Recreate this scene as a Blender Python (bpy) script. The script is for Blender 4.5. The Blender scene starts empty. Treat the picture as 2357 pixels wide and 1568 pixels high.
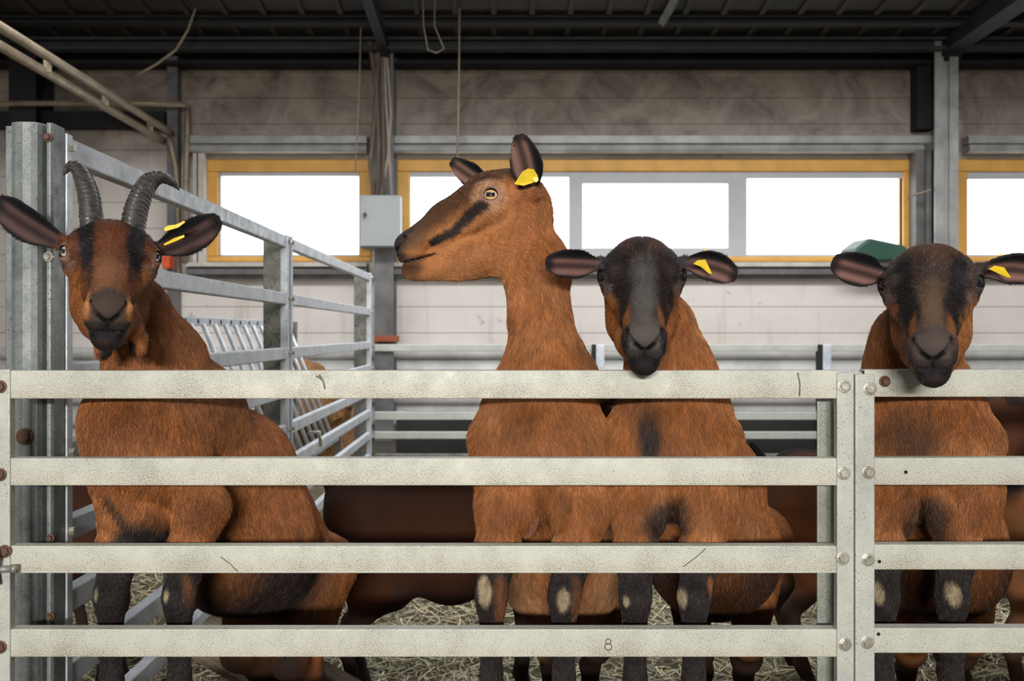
import bpy, bmesh, math, random
import numpy as np
from mathutils import Vector, Matrix

random.seed(7)
RNG = np.random.default_rng(7)
SC = bpy.context.scene
COL = SC.collection

# ---------------------------------------------------------------- camera
FPX, CX, CY, CAMZ = 2290.0, 1150.0, 765.0, 1.10
cam_d = bpy.data.cameras.new('camera')
cam = bpy.data.objects.new('camera', cam_d)
COL.objects.link(cam)
cam.location = (0, 0, CAMZ)
cam.rotation_euler = (math.pi / 2, 0, 0)
cam_d.sensor_width = 36.0
cam_d.lens = FPX * 36.0 / 2357.0
cam_d.shift_x = (1178.5 - CX) / 2357.0
cam_d.shift_y = (CY - 784.0) / 2357.0
cam_d.clip_start = 0.05
cam_d.clip_end = 200
cam_d.dof.use_dof = True
cam_d.dof.focus_distance = 1.76
cam_d.dof.aperture_fstop = 8.0
SC.camera = cam

# ---------------------------------------------------------------- daylight and added fill lamps
world = bpy.data.worlds.new('overcast_daylight')
SC.world = world
world.use_nodes = True
bg = world.node_tree.nodes['Background']
bg.inputs[0].default_value = (0.93, 0.97, 1.0, 1)
bg.inputs[1].default_value = 2.6

def area_light(name, loc, target, sx, sy, power, color):
    d = bpy.data.lights.new(name, 'AREA')
    d.shape = 'RECTANGLE'; d.size = sx; d.size_y = sy
    d.energy = power; d.color = color
    o = bpy.data.objects.new(name, d); COL.objects.link(o)
    o.location = loc
    o.rotation_euler = (Vector(target) - Vector(loc)).to_track_quat('-Z', 'Y').to_euler()
    return o
# added fill lamp, unseen, above and behind the camera
area_light('overhead_fill', (0.9, -1.6, 4.9), (0.2, 1.9, 0.9), 2.6, 0.8, 45, (1.0, 0.96, 0.90))
# daylight from the low strip window in the opposite wall, behind the photographer
area_light('front_window_daylight', (-0.3, -3.52, 1.72), (0.0, 1.9, 0.93), 1.3, 0.16, 225, (1.0, 0.97, 0.92))
# lamp added under the roof to brighten the back wall
area_light('back_wall_fill', (0.0, 5.7, 5.0), (0.6, 10.4, 0.9), 11.0, 0.7, 420, (0.95, 0.97, 1.0))

SC.view_settings.view_transform = 'Standard'
SC.view_settings.look = 'None'
SC.view_settings.gamma = 1.0
SC.view_settings.use_curve_mapping = False
SC.view_settings.exposure = 0.38
try:
    SC.cycles.use_denoising = True
    SC.cycles.denoiser = 'OPENIMAGEDENOISE'
    SC.cycles.use_adaptive_sampling = True
    SC.cycles.adaptive_threshold = 0.03
    SC.cycles.max_bounces = 6
    SC.cycles.diffuse_bounces = 3
    SC.cycles.glossy_bounces = 2
    SC.cycles.transmission_bounces = 3
    SC.cycles.transparent_max_bounces = 6
    SC.cycles.caustics_reflective = False
    SC.cycles.caustics_refractive = False
    SC.cycles_curves.shape = 'RIBBONS'
except Exception:
    pass

# ---------------------------------------------------------------- helpers
def W(px, py, Y):
    """a point of the place seen at pixel (px, py) at distance Y"""
    return np.array(((px - CX) / FPX * Y, Y, CAMZ - (py - CY) / FPX * Y))

def tag(o, label=None, cat=None, group=None, kind=None):
    if label: o['label'] = label
    if cat: o['category'] = cat
    if group: o['group'] = group
    if kind: o['kind'] = kind
    return o

def empty(name, loc=(0, 0, 0), rz=0, label=None, cat=None, group=None):
    o = bpy.data.objects.new(name, None); COL.objects.link(o)
    o.location = loc; o.rotation_euler = (0, 0, rz); o.empty_display_size = .1
    return tag(o, label, cat, group)

def link_bm(name, bm, mat, parent=None, smooth=None, bevel=0, seg=2):
    me = bpy.data.meshes.new(name)
    bm.normal_update(); bm.to_mesh(me); bm.free()
    o = bpy.data.objects.new(name, me); COL.objects.link(o)
    if mat is not None: me.materials.append(mat)
    if smooth:
        me.polygons.foreach_set('use_smooth', [True] * len(me.polygons))
    if bevel:
        m = o.modifiers.new('b', 'BEVEL'); m.width = bevel; m.segments = seg
        m.limit_method = 'ANGLE'; m.angle_limit = math.radians(40)
    if parent is not None:
        o.parent = parent
        o.matrix_parent_inverse = Matrix.Identity(4)
    return o

def box(bm, x0, x1, y0, y1, z0, z1, M=None):
    vs = [bm.verts.new(((x0, x1)[i & 1], (y0, y1)[(i >> 1) & 1], (z0, z1)[i >> 2])) for i in range(8)]
    if M is not None:
        for v in vs: v.co = M @ v.co
    for f in ((0, 2, 3, 1), (4, 5, 7, 6), (0, 1, 5, 4), (2, 6, 7, 3), (0, 4, 6, 2), (1, 3, 7, 5)):
        bm.faces.new([vs[i] for i in f])

def tube(bm, pts, r, seg=10, caps=True):
    pts = [Vector(p) for p in pts]
    rs = r if isinstance(r, (list, tuple)) else [r] * len(pts)
    rings = []
    up = None
    for i, p in enumerate(pts):
        t = (pts[min(i + 1, len(pts) - 1)] - pts[max(i - 1, 0)]).normalized()
        if up is None:
            up = Vector((0, 0, 1)) if abs(t.z) < .9 else Vector((1, 0, 0))
        a = t.cross(up).normalized(); b = a.cross(t).normalized(); up = b
        rings.append([bm.verts.new(p + (a * math.cos(q) + b * math.sin(q)) * rs[i])
                      for q in [2 * math.pi * k / seg for k in range(seg)]])
    for i in range(len(rings) - 1):
        for k in range(seg):
            bm.faces.new((rings[i][k], rings[i][(k + 1) % seg], rings[i + 1][(k + 1) % seg], rings[i + 1][k]))
    if caps:
        bm.faces.new(rings[0][::-1]); bm.faces.new(rings[-1])

def extrude_profile(bm, prof, axis, a, b, M=None):
    """closed 2-D outline pushed along an axis ('x','y','z') from a to b"""
    def mk(u, v, w):
        c = {'x': (w, u, v), 'y': (u, w, v), 'z': (u, v, w)}[axis]
        c = Vector(c)
        return bm.verts.new(M @ c if M is not None else c)
    A = [mk(u, v, a) for u, v in prof]; B = [mk(u, v, b) for u, v in prof]
    n = len(prof)
    for i in range(n):
        bm.faces.new((A[i], A[(i + 1) % n], B[(i + 1) % n], B[i]))
    bm.faces.new(A[::-1]); bm.faces.new(B)
    bmesh.ops.recalc_face_normals(bm, faces=bm.faces)

def newbm(): return bmesh.new()

# ---------------------------------------------------------------- materials
class N:
    def __init__(s, name):
        s.m = bpy.data.materials.new(name); s.m.use_nodes = True
        s.t = s.m.node_tree; s.n = s.t.nodes; s.l = s.t.links
        s.b = s.n['Principled BSDF']; s._tc = None
    def tc(s):
        if s._tc is None: s._tc = s.n.new('ShaderNodeTexCoord')
        return s._tc.outputs['Object']
    def mapping(s, scale):
        mp = s.n.new('ShaderNodeMapping'); s.l.new(s.tc(), mp.inputs[0])
        mp.inputs['Scale'].default_value = scale
        return mp.outputs[0]
    def noise(s, scale, detail=3, rough=.6, vec=None, dist=0):
        x = s.n.new('ShaderNodeTexNoise'); x.inputs['Scale'].default_value = scale
        x.inputs['Detail'].default_value = detail; x.inputs['Roughness'].default_value = rough
        x.inputs['Distortion'].default_value = dist
        s.l.new(vec if vec is not None else s.tc(), x.inputs['Vector'])
        return x.outputs['Fac']
    def ramp(s, src, *stops):
        r = s.n.new('ShaderNodeValToRGB'); e = r.color_ramp.elements
        while len(e) > 1: e.remove(e[-1])
        for i, (p, c) in enumerate(stops):
            c = (c, c, c, 1) if isinstance(c, (int, float)) else (*c, 1)
            if i == 0: e[0].position = p; e[0].color = c
            else:
                q = e.new(p); q.color = c
        s.l.new(src, r.inputs[0])
        return r.outputs[0]
    def mix(s, fac, a, b, mode='MIX'):
        x = s.n.new('ShaderNodeMix'); x.data_type = 'RGBA'; x.blend_type = mode
        for k, v in ((0, fac), (6, a), (7, b)):
            if isinstance(v, bpy.types.NodeSocket): s.l.new(v, x.inputs[k])
            elif k == 0: x.inputs[0].default_value = v
            else: x.inputs[k].default_value = (*v, 1) if len(v) == 3 else v
        return x.outputs[2]
    def math(s, op, a, b=0):
        x = s.n.new('ShaderNodeMath'); x.operation = op
        for k, v in ((0, a), (1, b)):
            if isinstance(v, bpy.types.NodeSocket): s.l.new(v, x.inputs[k])
            else: x.inputs[k].default_value = v
        return x.outputs[0]
    def sep(s, vec=None):
        x = s.n.new('ShaderNodeSeparateXYZ'); s.l.new(vec if vec is not None else s.tc(), x.inputs[0])
        return x.outputs
    def set(s, name, v):
        if isinstance(v, bpy.types.NodeSocket): s.l.new(v, s.b.inputs[name])
        else:
            s.b.inputs[name].default_value = (*v, 1) if isinstance(v, tuple) and len(v) == 3 else v
        return s
    def bump(s, h, strength=.3, dist=.002):
        x = s.n.new('ShaderNodeBump'); x.inputs['Strength'].default_value = strength
        x.inputs['Distance'].default_value = dist
        s.l.new(h, x.inputs['Height']); s.l.new(x.outputs[0], s.b.inputs['Normal'])
        return s

def galv(name, base, dark, speck=(.10, .065, .03), speck_amt=.5, rough=.45, metal=.35, blot=.5, fine=260, rails=False):
    k = N(name)
    c = k.mix(k.ramp(k.noise(9, 4, .65), (.35, 0.0), (.7, 1.0)), base, dark)
    sp = k.noise(70, 3, .7)
    c = k.mix(k.math('MULTIPLY', k.ramp(sp, (.45, 0), (.62, 1)), .35 * blot), c, tuple(v * .6 for v in dark))
    f1 = k.ramp(k.noise(fine, 2, .6), (.585, 0.0), (.63, 1.0))
    f2 = k.ramp(k.noise(14, 3, .6), (.30, .18), (.66, 1.0))
    if rails:
        # splashed dirt gathers along the lower edge of each rail
        z = k.math('FRACT', k.math('ADD', k.math('MULTIPLY', k.math('SUBTRACT', k.sep()[2], .6376), 1 / .1523), 10.0))
        low = k.ramp(z, (.0, 1.0), (.11, .45), (.2, .12), (.34, .05))
        thr = k.math('ADD', k.math('ADD', k.noise(fine, 2, .6), k.math('MULTIPLY', low, .055)), k.math('MULTIPLY', k.math('SUBTRACT', k.noise(9, 3, .6), .5), .22))
        f1 = k.ramp(thr, (.590, 0.0), (.635, 1.0)); f2 = k.ramp(thr, (.0, 1.0), (1.0, 1.0))
        c = k.mix(k.math('MULTIPLY', low, .25), c, (.42, .36, .22))
    fac = k.math('MULTIPLY', k.math('MULTIPLY', f1, f2), speck_amt)
    c = k.mix(fac, c, speck)
    f3 = k.math('MULTIPLY', k.ramp(k.noise(fine * .38, 2, .5), (.69, 0.0), (.72, 1.0)), speck_amt * .8)
    c = k.mix(f3, c, tuple(v * .8 for v in speck))
    k.set('Base Color', c).set('Metallic', metal)
    k.set('Roughness', k.ramp(k.noise(30, 3), (.3, rough - .1), (.7, rough + .15)))
    k.bump(k.noise(120, 2), .12, .001)
    return k.m

def plain(name, col, rough=.6, metal=0.0, var=.25, scale=20):
    k = N(name)
    d = tuple(v * (1 - var) for v in col)
    k.set('Base Color', k.mix(k.ramp(k.noise(scale, 4), (.35, 0.0), (.7, 1.0)), col, d))
    k.set('Roughness', rough).set('Metallic', metal)
    return k.m

M_GATE = galv('dusty_galvanised_gate_steel', (.56, .56, .49), (.46, .465, .42), speck=(.19, .13, .055), speck_amt=.85, blot=.2, fine=520, rails=True, rough=.62, metal=.2)
M_GATEV = galv('dusty_galvanised_upright_steel', (.52, .53, .48), (.42, .43, .39), speck_amt=.8, blot=.3, fine=480, rough=.58, metal=.25)
M_EDGE = galv('worn_bright_steel', (.62, .66, .72), (.35, .37, .40), speck_amt=.6, metal=.8, rough=.35)
M_POST = galv('weathered_zinc_post', (.30, .325, .31), (.13, .145, .145), speck=(.04, .035, .03), speck_amt=.6, metal=.4, fine=240)
M_GATEP = galv('greenish_zinc_gate_post', (.38, .40, .34), (.26, .28, .24), speck=(.06, .05, .03), speck_amt=.8, metal=.3, fine=420)
M_FENCE = galv('blueish_galvanised_rail', (.67, .70, .74), (.44, .47, .51), speck=(.12, .12, .12), speck_amt=.4, metal=.2, fine=160)
M_STAIN = galv('stained_zinc_upright', (.30, .30, .27), (.13, .12, .10), speck=(.05, .03, .02), speck_amt=.7, metal=.3, fine=60)
M_BOLT = galv('zinc_bolt', (.62, .60, .52), (.40, .37, .30), speck_amt=.6, metal=.7, rough=.35)
M_RUST = plain('rusty_bolt', (.13, .07, .045), .6, .4)
# ================================================================ THE BARN SHELL
YW = 10.4                        # inside face of the long wall
def wx(px, Y=YW): return (px - CX) / FPX * Y
def wz(py, Y=YW): return CAMZ - (py - CY) / FPX * Y

def clad_material():
    k = N('soiled_cream_wall_cladding')
    xyz = k.sep()
    # panel joints every 27 cm
    f = k.math('FRACT', k.math('MULTIPLY', k.math('ADD', xyz[2], 40 * .2735 - 3.552), 1 / .2735))
    joint = k.math('MAXIMUM', k.ramp(f, (.0, 1), (.03, 0)), k.ramp(f, (.965, 0), (1.0, 1)))
    base = k.mix(k.ramp(k.noise(1.3, 4, .6), (.35, 0), (.7, 1)), (.77, .71, .655), (.67, .60, .54))
    base = k.mix(k.math('MULTIPLY', joint, .55), base, (.22, .17, .13))
    # soot, grime and runs, plus the dimmer light towards the eaves painted in
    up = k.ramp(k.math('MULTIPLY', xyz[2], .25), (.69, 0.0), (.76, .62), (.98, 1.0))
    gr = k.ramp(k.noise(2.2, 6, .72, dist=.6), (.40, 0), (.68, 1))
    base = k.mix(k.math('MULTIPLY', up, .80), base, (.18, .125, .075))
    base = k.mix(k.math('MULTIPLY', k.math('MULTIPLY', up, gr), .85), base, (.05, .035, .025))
    run = k.ramp(k.noise(1.0, 4, .6, vec=k.mapping((7, 1, .6))), (.58, 0), (.70, 1))
    base = k.mix(k.math('MULTIPLY', run, .22), base, (.28, .19, .10))
    sp = k.ramp(k.noise(7, 3, .7), (.66, 0), (.72, 1))
    base = k.mix(k.math('MULTIPLY', sp, .4), base, (.15, .11, .08))
    k.set('Base Color', base).set('Roughness', .7)
    k.bump(joint, .8, -.006)
    return k.m
M_CLAD = clad_material()
M_CORR = plain('corrugated_sheet_grey', (.62, .60, .57), .55, .1, .35, 3)
M_STEEL = plain('dusty_grey_steel', (.19, .185, .18), .55, .3, .45, 5)
M_STEELD = plain('dark_sooty_steel', (.016, .016, .018), .7, .2, .5, 4)
M_STEELD2 = plain('grimy_grey_steel', (.055, .058, .062), .7, .2, .4, 5)
M_GIRT = plain('grey_steel_girt', (.44, .44, .42), .5, .3, .4, 4)
M_ROOF = plain('brown_grimed_roof_sheet', (.032, .024, .017), .75, .05, .55, 1.6)
M_WOOD = plain('ochre_varnished_window_timber', (.82, .43, .085), .5, 0, .28, 3)
M_PVC = plain('pale_grey_window_sash', (.50, .51, .53), .45, 0, .12, 3)
M_SILL = plain('soiled_white_sill', (.66, .61, .55), .6, 0, .3, 6)
M_CONC = plain('worn_concrete', (.055, .047, .038), .85, 0, .4, 5)
M_GLASS = N('window_glass')
_t = M_GLASS.n.new('ShaderNodeBsdfTransparent'); _g = M_GLASS.n.new('ShaderNodeBsdfGlossy')
_g.inputs['Roughness'].default_value = .02
_x = M_GLASS.n.new('ShaderNodeMixShader'); _x.inputs[0].default_value = .05
M_GLASS.l.new(_t.outputs[0], _x.inputs[1]); M_GLASS.l.new(_g.outputs[0], _x.inputs[2])
M_GLASS.l.new(_x.outputs[0], M_GLASS.n['Material Output'].inputs[0])
M_GLASS = M_GLASS.m

def struct(name, bm, mat, parent=None, **kw):
    o = link_bm(name, bm, mat, parent, **kw)
    if parent is None: tag(o, kind='structure')
    return o

XL, XR, YB = -8.0, 13.5, -3.6
wins = [(wx(475), wx(855)), (wx(915), wx(2105)), (wx(2196), wx(3390))]
zt, zb = wz(367), wz(603)
EAVE = 3.98
bm = newbm()
box(bm, XL, XR, YW, YW + .16, .95, zb)
box(bm, XL, XR, YW, YW + .16, zt, EAVE + .35)
xs = [XL] + [v for w in wins for v in w] + [XR]
for i in range(0, len(xs), 2):
    box(bm, xs[i], xs[i + 1], YW, YW + .16, zb, zt)
struct('wall_back', bm, M_CLAD)
# corrugated plinth of the same wall
bm = newbm(); prof = []
n = 64
for i in range(n + 1):
    z = .95 * i / n
    prof.append((YW - .035 + .028 * math.copysign(min(1, abs(math.sin(z / .118 * math.pi)) ** .5), math.sin(z / .118 * math.pi)), z))
prof += [(YW + .12, .95), (YW + .12, 0)]
extrude_profile(bm, prof, 'x', XL, XR)
struct('wall_back_plinth', bm, M_CORR)
bm = newbm(); box(bm, XL - .15, XL, YB, YW + .16, 0, 5.0); struct('wall_left', bm, M_CLAD)
bm = newbm(); box(bm, XR, XR + .15, YB, YW + .16, 0, 5.0); struct('wall_right', bm, M_CLAD)
bm = newbm()
box(bm, XL, XR, YB - .15, YB, 0, 1.5); box(bm, XL, XR, YB - .15, YB, 1.95, 5.2)
box(bm, XL, -1.0, YB - .15, YB, 1.5, 1.95); box(bm, .4, XR, YB - .15, YB, 1.5, 1.95)
struct('wall_front', bm, M_CLAD)
bm = newbm(); box(bm, XL, XR, YB, YW + .16, -.12, 0); struct('floor', bm, M_CONC)
bm = newbm(); box(bm, XL, XR, .9, 2.06, 0, .345); struct('kerb', bm, M_CONC, bevel=.01)
# roof: trapezoidal sheets falling to the eaves, with unseen gaps left open to let light in
def roofz(y): return EAVE + .02 + .12 * (YW - y)
bm = newbm(); prof = [(YW + .3, roofz(YW + .3)), (6.6, roofz(6.6)), (6.6, roofz(6.6) + .12), (YW + .3, roofz(YW + .3) + .12)]
extrude_profile(bm, prof, 'x', XL, XR)
for i in range(60):
    x = XL + i * .36
    extrude_profile(bm, [(YW, roofz(YW) - .035), (6.6, roofz(6.6) - .035), (6.6, roofz(6.6)), (YW, roofz(YW))], 'x', x, x + .05)
o = struct('ceiling', bm, M_ROOF)
bm = newbm()
extrude_profile(bm, [(4.9, roofz(4.9)), (-1.2, roofz(-1.2)), (-1.2, roofz(-1.2) + .12), (4.9, roofz(4.9) + .12)], 'x', XL, XR)
struct('ceiling_middle_bay', bm, M_ROOF)
bm = newbm()
extrude_profile(bm, [(-2.0, 5.2), (YB, 4.9), (YB, 5.0), (-2.0, 5.3)], 'x', XL, XR)
struct('ceiling_front_bay', bm, M_ROOF)

def beam(name, x0, x1, y0, y1, z0, z1, mat, lip=.0):
    bm = newbm()
    # C shape opening to the room
    t = .012
    extrude_profile(bm, [(y1, z0), (y0, z0), (y0, z0 + .03), (y0 + t, z0 + .03), (y0 + t, z0 + t), (y1 - t, z0 + t),
                         (y1 - t, z1 - t), (y0 + t, z1 - t), (y0 + t, z1 - .03), (y0, z1 - .03), (y0, z1), (y1, z1)], 'x', x0, x1)
    return struct(name, bm, mat)
beam('trim_1', XL, XR, 10.12, 10.38, wz(146, 10.12), wz(118, 10.12), M_STEELD)
beam('trim_2', XL, XR, 9.84, 9.98, wz(112, 9.84), wz(84, 9.84), M_STEELD2)
beam('trim_3', XL, XR, 9.40, 9.54, wz(52, 9.4), wz(34, 9.4), M_STEELD)
# girts over and under the windows
for i, (a, b) in enumerate(((wx(440), wx(850)), (wx(906), wx(2152)), (wx(2212), XR))):
    bm = newbm(); box(bm, a, b, 10.22, 10.40, wz(330, 10.22), wz(311, 10.22))
    tube(bm, [(a, 10.24, wz(341, 10.22)), (b, 10.24, wz(341, 10.22))], .045, 12)
    box(bm, a, b, 10.26, 10.40, wz(352, 10.26), wz(334, 10.26))
    struct('trim_%d' % (4 + i), bm, M_GIRT, bevel=.006)
for i, (a, b) in enumerate(((wx(440), wx(850)), (wx(906), wx(2152)), (wx(2212), XR))):
    bm = newbm(); box(bm, a, b, 10.20, 10.40, wz(614, 10.2), wz(604, 10.2))
    struct('trim_%d' % (7 + i), bm, M_SILL, bevel=.006)
    bm = newbm(); box(bm, a, b, 10.24, 10.40, wz(632, 10.24), wz(616, 10.24))
    box(bm, a, b, 10.33, 10.40, wz(642, 10.33), wz(632, 10.33))
    struct('trim_%d' % (10 + i), bm, M_STEEL, bevel=.006)

# windows: timber lining, grey sashes, a pane each
def window(n, x0, x1, panes, z0, z1):
    root = empty('window_%d' % n, (0, YW, z0)); tag(root, kind='structure')
    def part(name, bm, mat, par=root, **kw):
        for v in bm.verts: v.co -= Vector((0, YW, z0))
        return link_bm(name, bm, mat, par, **kw)
    t = .13
    bm = newbm()
    box(bm, x0, x1, YW - .03, YW + .12, z1 - t, z1); box(bm, x0, x1, YW - .03, YW + .12, z0, z0 + .055)
    box(bm, x0, x0 + t, YW - .03, YW + .12, z0 + .055, z1 - t); box(bm, x1 - t, x1, YW - .03, YW + .12, z0 + .055, z1 - t)
    part('window_frame', bm, M_WOOD, bevel=.012)
    bm = newbm()
    a0, a1, b0, b1 = x0 + t, x1 - t, z0 + .055, z1 - t
    y0, y1 = YW + .0, YW + .06
    cur = a0
    for (p0, p1, q0, q1) in panes:
        box(bm, cur, p0, y0, y1, b0, b1); box(bm, p0, p1, y0, y1, b0, q0); box(bm, p0, p1, y0, y1, q1, b1)
        cur = p1
    box(bm, cur, a1, y0, y1, b0, b1)
    part('window_sash', bm, M_PVC, bevel=.012)
    for (p0, p1, q0, q1) in panes:
        bm = newbm(); box(bm, p0 - .005, p1 + .005, YW + .03, YW + .036, q0 - .005, q1 + .005)
        part('window_pane', bm, M_GLASS)
window(1, *wins[0], [(wx(508), wx(838), wz(586), wz(405))], zb, zt)
window(2, *wins[1], [(wx(942), wx(1310), wz(588), wz(407)), (wx(1341), wx(1677), wz(571), wz(422)), (wx(1719), wx(2077), wz(586), wz(410))], zb, zt)
window(3, *wins[2], [(wx(2199) + .13, wx(2560), wz(586), wz(412)), (wx(2600), wx(2940), wz(571), wz(424)), (wx(2980), wx(3340), wz(586), wz(412))], zb, zt)

# steel columns
def column(name, x0, x1, y0, y1, z1, mat, web=.018, fl=.016):
    bm = newbm(); c = (x0 + x1) / 2
    box(bm, x0, x1, y0, y0 + fl, 0, z1); box(bm, x0, x1, y1 - fl, y1, 0, z1); box(bm, c - web / 2, c + web / 2, y0 + fl, y1 - fl, 0, z1)
    return struct(name, bm, mat)
column('pillar', wx(862, 10.05), wx(906, 10.05), 10.05, 10.36, 4.05, M_STEEL)
bm = newbm()
for a, b in ((2152, 2172), (2186, 2206)):
    box(bm, wx(a, 9.95), wx(b, 9.95), 9.95, 9.97, 0, 4.05)
box(bm, wx(2172, 9.99), wx(2186, 9.99), 9.99, 10.30, 0, 4.05)
struct('pillar', bm, M_GIRT)
bm = newbm(); box(bm, wx(2108, 10.2), wx(2132, 10.2), 10.2, 10.38, wz(604), wz(352)); box(bm, wx(2137, 10.1), wx(2144, 10.1), 10.1, 10.38, wz(604), wz(340))
struct('trim_13', bm, M_STEEL)
bm = newbm(); box(bm, wx(2112, 10.2), wx(2150, 10.2), 10.2, 10.38, wz(306), wz(150))
struct('trim_14', bm, M_STEELD)
column('pillar', wx(20, 9.9), wx(82, 9.9), 9.9, 10.3, 4.1, M_STEELD)
bm = newbm(); box(bm, wx(388, 10.3), wx(412, 10.3), 10.25, 10.38, 0, wz(118)); struct('trim_15', bm, M_STEEL)
bm = newbm()
for a, b in ((444, 452), (456, 470)):
    box(bm, wx(a, 10.25), wx(b, 10.25), 10.25, 10.39, wz(612), wz(338))
struct('trim_16', bm, M_SILL)
bm = newbm(); box(bm, wx(0) - 3, wx(388), 10.28, 10.40, wz(300), wz(262)); struct('trim_17', bm, M_STEELD)
# haunched rafters running up from the columns
def rafter(cx, w, h, mat):
    bm = newbm()
    prof = [(10.3, 3.55), (9.9, 3.9), (8.2, roofz(8.2) - .05 - h * .6), (4.9, roofz(4.9) - .05 - h * .6), (4.9, roofz(4.9) - .05), (10.3, roofz(10.3) - .05)]
    extrude_profile(bm, prof, 'x', cx - w / 2, cx + w / 2)
    return struct('beam', bm, mat)
rafter(wx(886, 10), .09, .35, M_STEELD)
rafter(wx(2185, 10), .20, .45, M_STEELD)
rafter(wx(50, 10), .22, .5, M_STEELD)
bm = newbm(); tube(bm, [wx(1525, 9.4) * Vector((1, 0, 0)) + Vector((0, 9.4, wz(52, 9.4))), Vector((wx(1575, 8.8), 8.8, wz(-40, 8.8)))], .045, 4)
struct('beam', bm, M_STEEL)

# ---------------------------------------------------------------- fittings on the wall
M_BOX = plain('grey_enamelled_steel', (.40, .42, .42), .5, .1, .12, 3)
e = empty('electrical_cabinet', (wx(877, 9.95), 9.95, wz(572, 9.95)), label='grey metal electrical cabinet fixed to the column between the windows', cat='cabinet')
w_, h_ = wx(924, 9.95) - wx(831, 9.95), wz(452, 9.95) - wz(572, 9.95)
bm = newbm(); box(bm, -w_ / 2, w_ / 2, -.10, .10, 0, h_); link_bm('body', bm, M_BOX, e, bevel=.01)
bm = newbm(); box(bm, -w_ / 2 + .01, w_ / 2 - .01, -.125, -.103, .012, h_ - .012); d_ = link_bm('door', bm, M_BOX, e, bevel=.006)
bm = newbm(); tube(bm, [(-w_ / 2 + .06, -.128, h_ * .62), (-w_ / 2 + .06, -.15, h_ * .62)], .018, 12); box(bm, -w_ / 2 + .053, -w_ / 2 + .067, -.16, -.148, h_ * .55, h_ * .66)
link_bm('lock', bm, M_RUST, d_)
M_PIPE = plain('dusty_beige_pipe', (.36, .29, .20), .5, .2, .4, 6)
def pipe(name, pts, r, mat, label, cat='pipe', group=None, parent=None, seg=10):
    bm = newbm(); tube(bm, pts, r, seg)
    o = link_bm(name, bm, mat, parent, smooth=True)
    if parent is None: tag(o, label, cat, group)
    return o
def q(px, py, Y): return tuple(W(px, py, Y))
pipe('water_pipe', [q(-60, 238, 9.82), q(300, 238, 9.82), q(424, 240, 9.9), q(431, 245, 10.2), q(431, 300, 10.2), q(427, 420, 10.2), q(426, 606, 10.2)], .028, M_PIPE,
     'beige pipe running high along the wall, then bending down beside the left window')
r_ = empty('conduit', q(385, 315, 10.2), label='pair of pale conduit tubes crossing the upper left corner towards the wall', cat='conduit')
bm = newbm()
o0 = Vector(q(385, 315, 10.2))
for dx, dz in ((-.042, -.040), (.042, .040)):
    tube(bm, [Vector((dx, 0, dz)), Vector((dx, -5.0, dz + .02))], .036, 10)
link_bm('tube_pair', bm, M_PIPE, r_, smooth=True)
bm = newbm()
tube(bm, [Vector((0, 0, 0)), Vector((.03, .02, -.08)), Vector((.07, .04, -.30)), Vector((.09, .05, -.6)), Vector((.09, .06, -1.45))], .028, 10)
link_bm('down_tube', bm, M_PIPE, r_, smooth=True)
for y in (-.5, -1.6, -2.7, -3.8):
    bm = newbm(); box(bm, -.03, .03, y - .012, y + .012, -.05, .05)
    link_bm('clamp', bm, M_PIPE, r_, bevel=.008)
# cables down the middle column
cc = empty('cable_bundle', q(880, 452, 9.98), label='bundle of dusty cables running down the column into the electrical cabinet', cat='cables')
M_CABLE = plain('dusty_brown_cable', (.20, .15, .11), .7, 0, .4, 6)
M_CABLEL = plain('dusty_pale_cable', (.42, .36, .31), .7, 0, .3, 6)
for j, pts in enumerate((((868, 452), (872, 330), (866, 200), (850, 90), (838, 0)), ((878, 452), (893, 360), (900, 260), (890, 120), (872, 0)),
                         ((860, 452), (852, 380), (864, 250), (872, 120), (862, 20)), ((900, 452), (896, 360), (888, 230), (884, 100), (884, 0)),
                         ((884, 452), (882, 300), (880, 160), (878, 10)))):
    bm = newbm(); tube(bm, [Vector(q(a, b, 9.97)) - Vector(q(880, 452, 9.98)) for a, b in pts], .016 if j % 2 else .022, 8)
    link_bm('cable', bm, M_CABLEL if j in (1, 3) else M_CABLE, cc, smooth=True)
bm = newbm(); box(bm, wx(862, 9.9), wx(916, 9.9), 9.9, 10.03, wz(787, 9.9), wz(773, 9.9))
tag(link_bm('red_beam_end', bm, plain('rust_red_paint', (.35, .085, .03), .6, 0, .3, 8), bevel=.006), 'short rust-red steel bracket across the foot of the middle column', 'bracket')
bm = newbm(); box(bm, wx(372, 10.1), wx(389, 10.1), 10.1, 10.3, wz(618, 10.1), wz(588, 10.1))
tag(link_bm('red_wall_box', bm, plain('orange_red_plastic', (.75, .10, .02), .5, 0, .1, 8), bevel=.01), 'small orange-red box by the pipes behind the horned goat', 'box')
# hanging twine and cords
M_TWINE = plain('dusty_twine', (.34, .27, .19), .9, 0, .3, 10)
def twine(pts, Y, r, label):
    bm = newbm(); tube(bm, [q(a, b, Y) for a, b in pts], r, 6)
    tag(link_bm('hanging_twine', bm, M_TWINE, smooth=True), label, 'twine')
twine(((1058, -30), (1057, 120), (1055, 260), (1052, 372)), 9.3, .010, 'long thin twine hanging from the roof above the ears of the goat in profile')
twine(((834, -40), (830, 80), (827, 200), (822, 300), (818, 396)), 9.6, .007, 'thin pale twine hanging over the right edge of the left window')
twine(((973, -20), (975, 60), (985, 115), (1005, 122), (1022, 112), (1000, 60), (1002, -20)), 9.0, .007, 'looped twine hanging from the roof near the middle column')
twine(((450, 20), (432, 70), (405, 115), (360, 148), (318, 172)), 9.2, .012, 'sagging cord slung under the roof in the upper left')
twine(((2088, 455), (2110, 447), (2135, 440), (2143, 436)), 10.0, .012, 'scrap of pale twine tied beside the right end of the long window')
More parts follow.
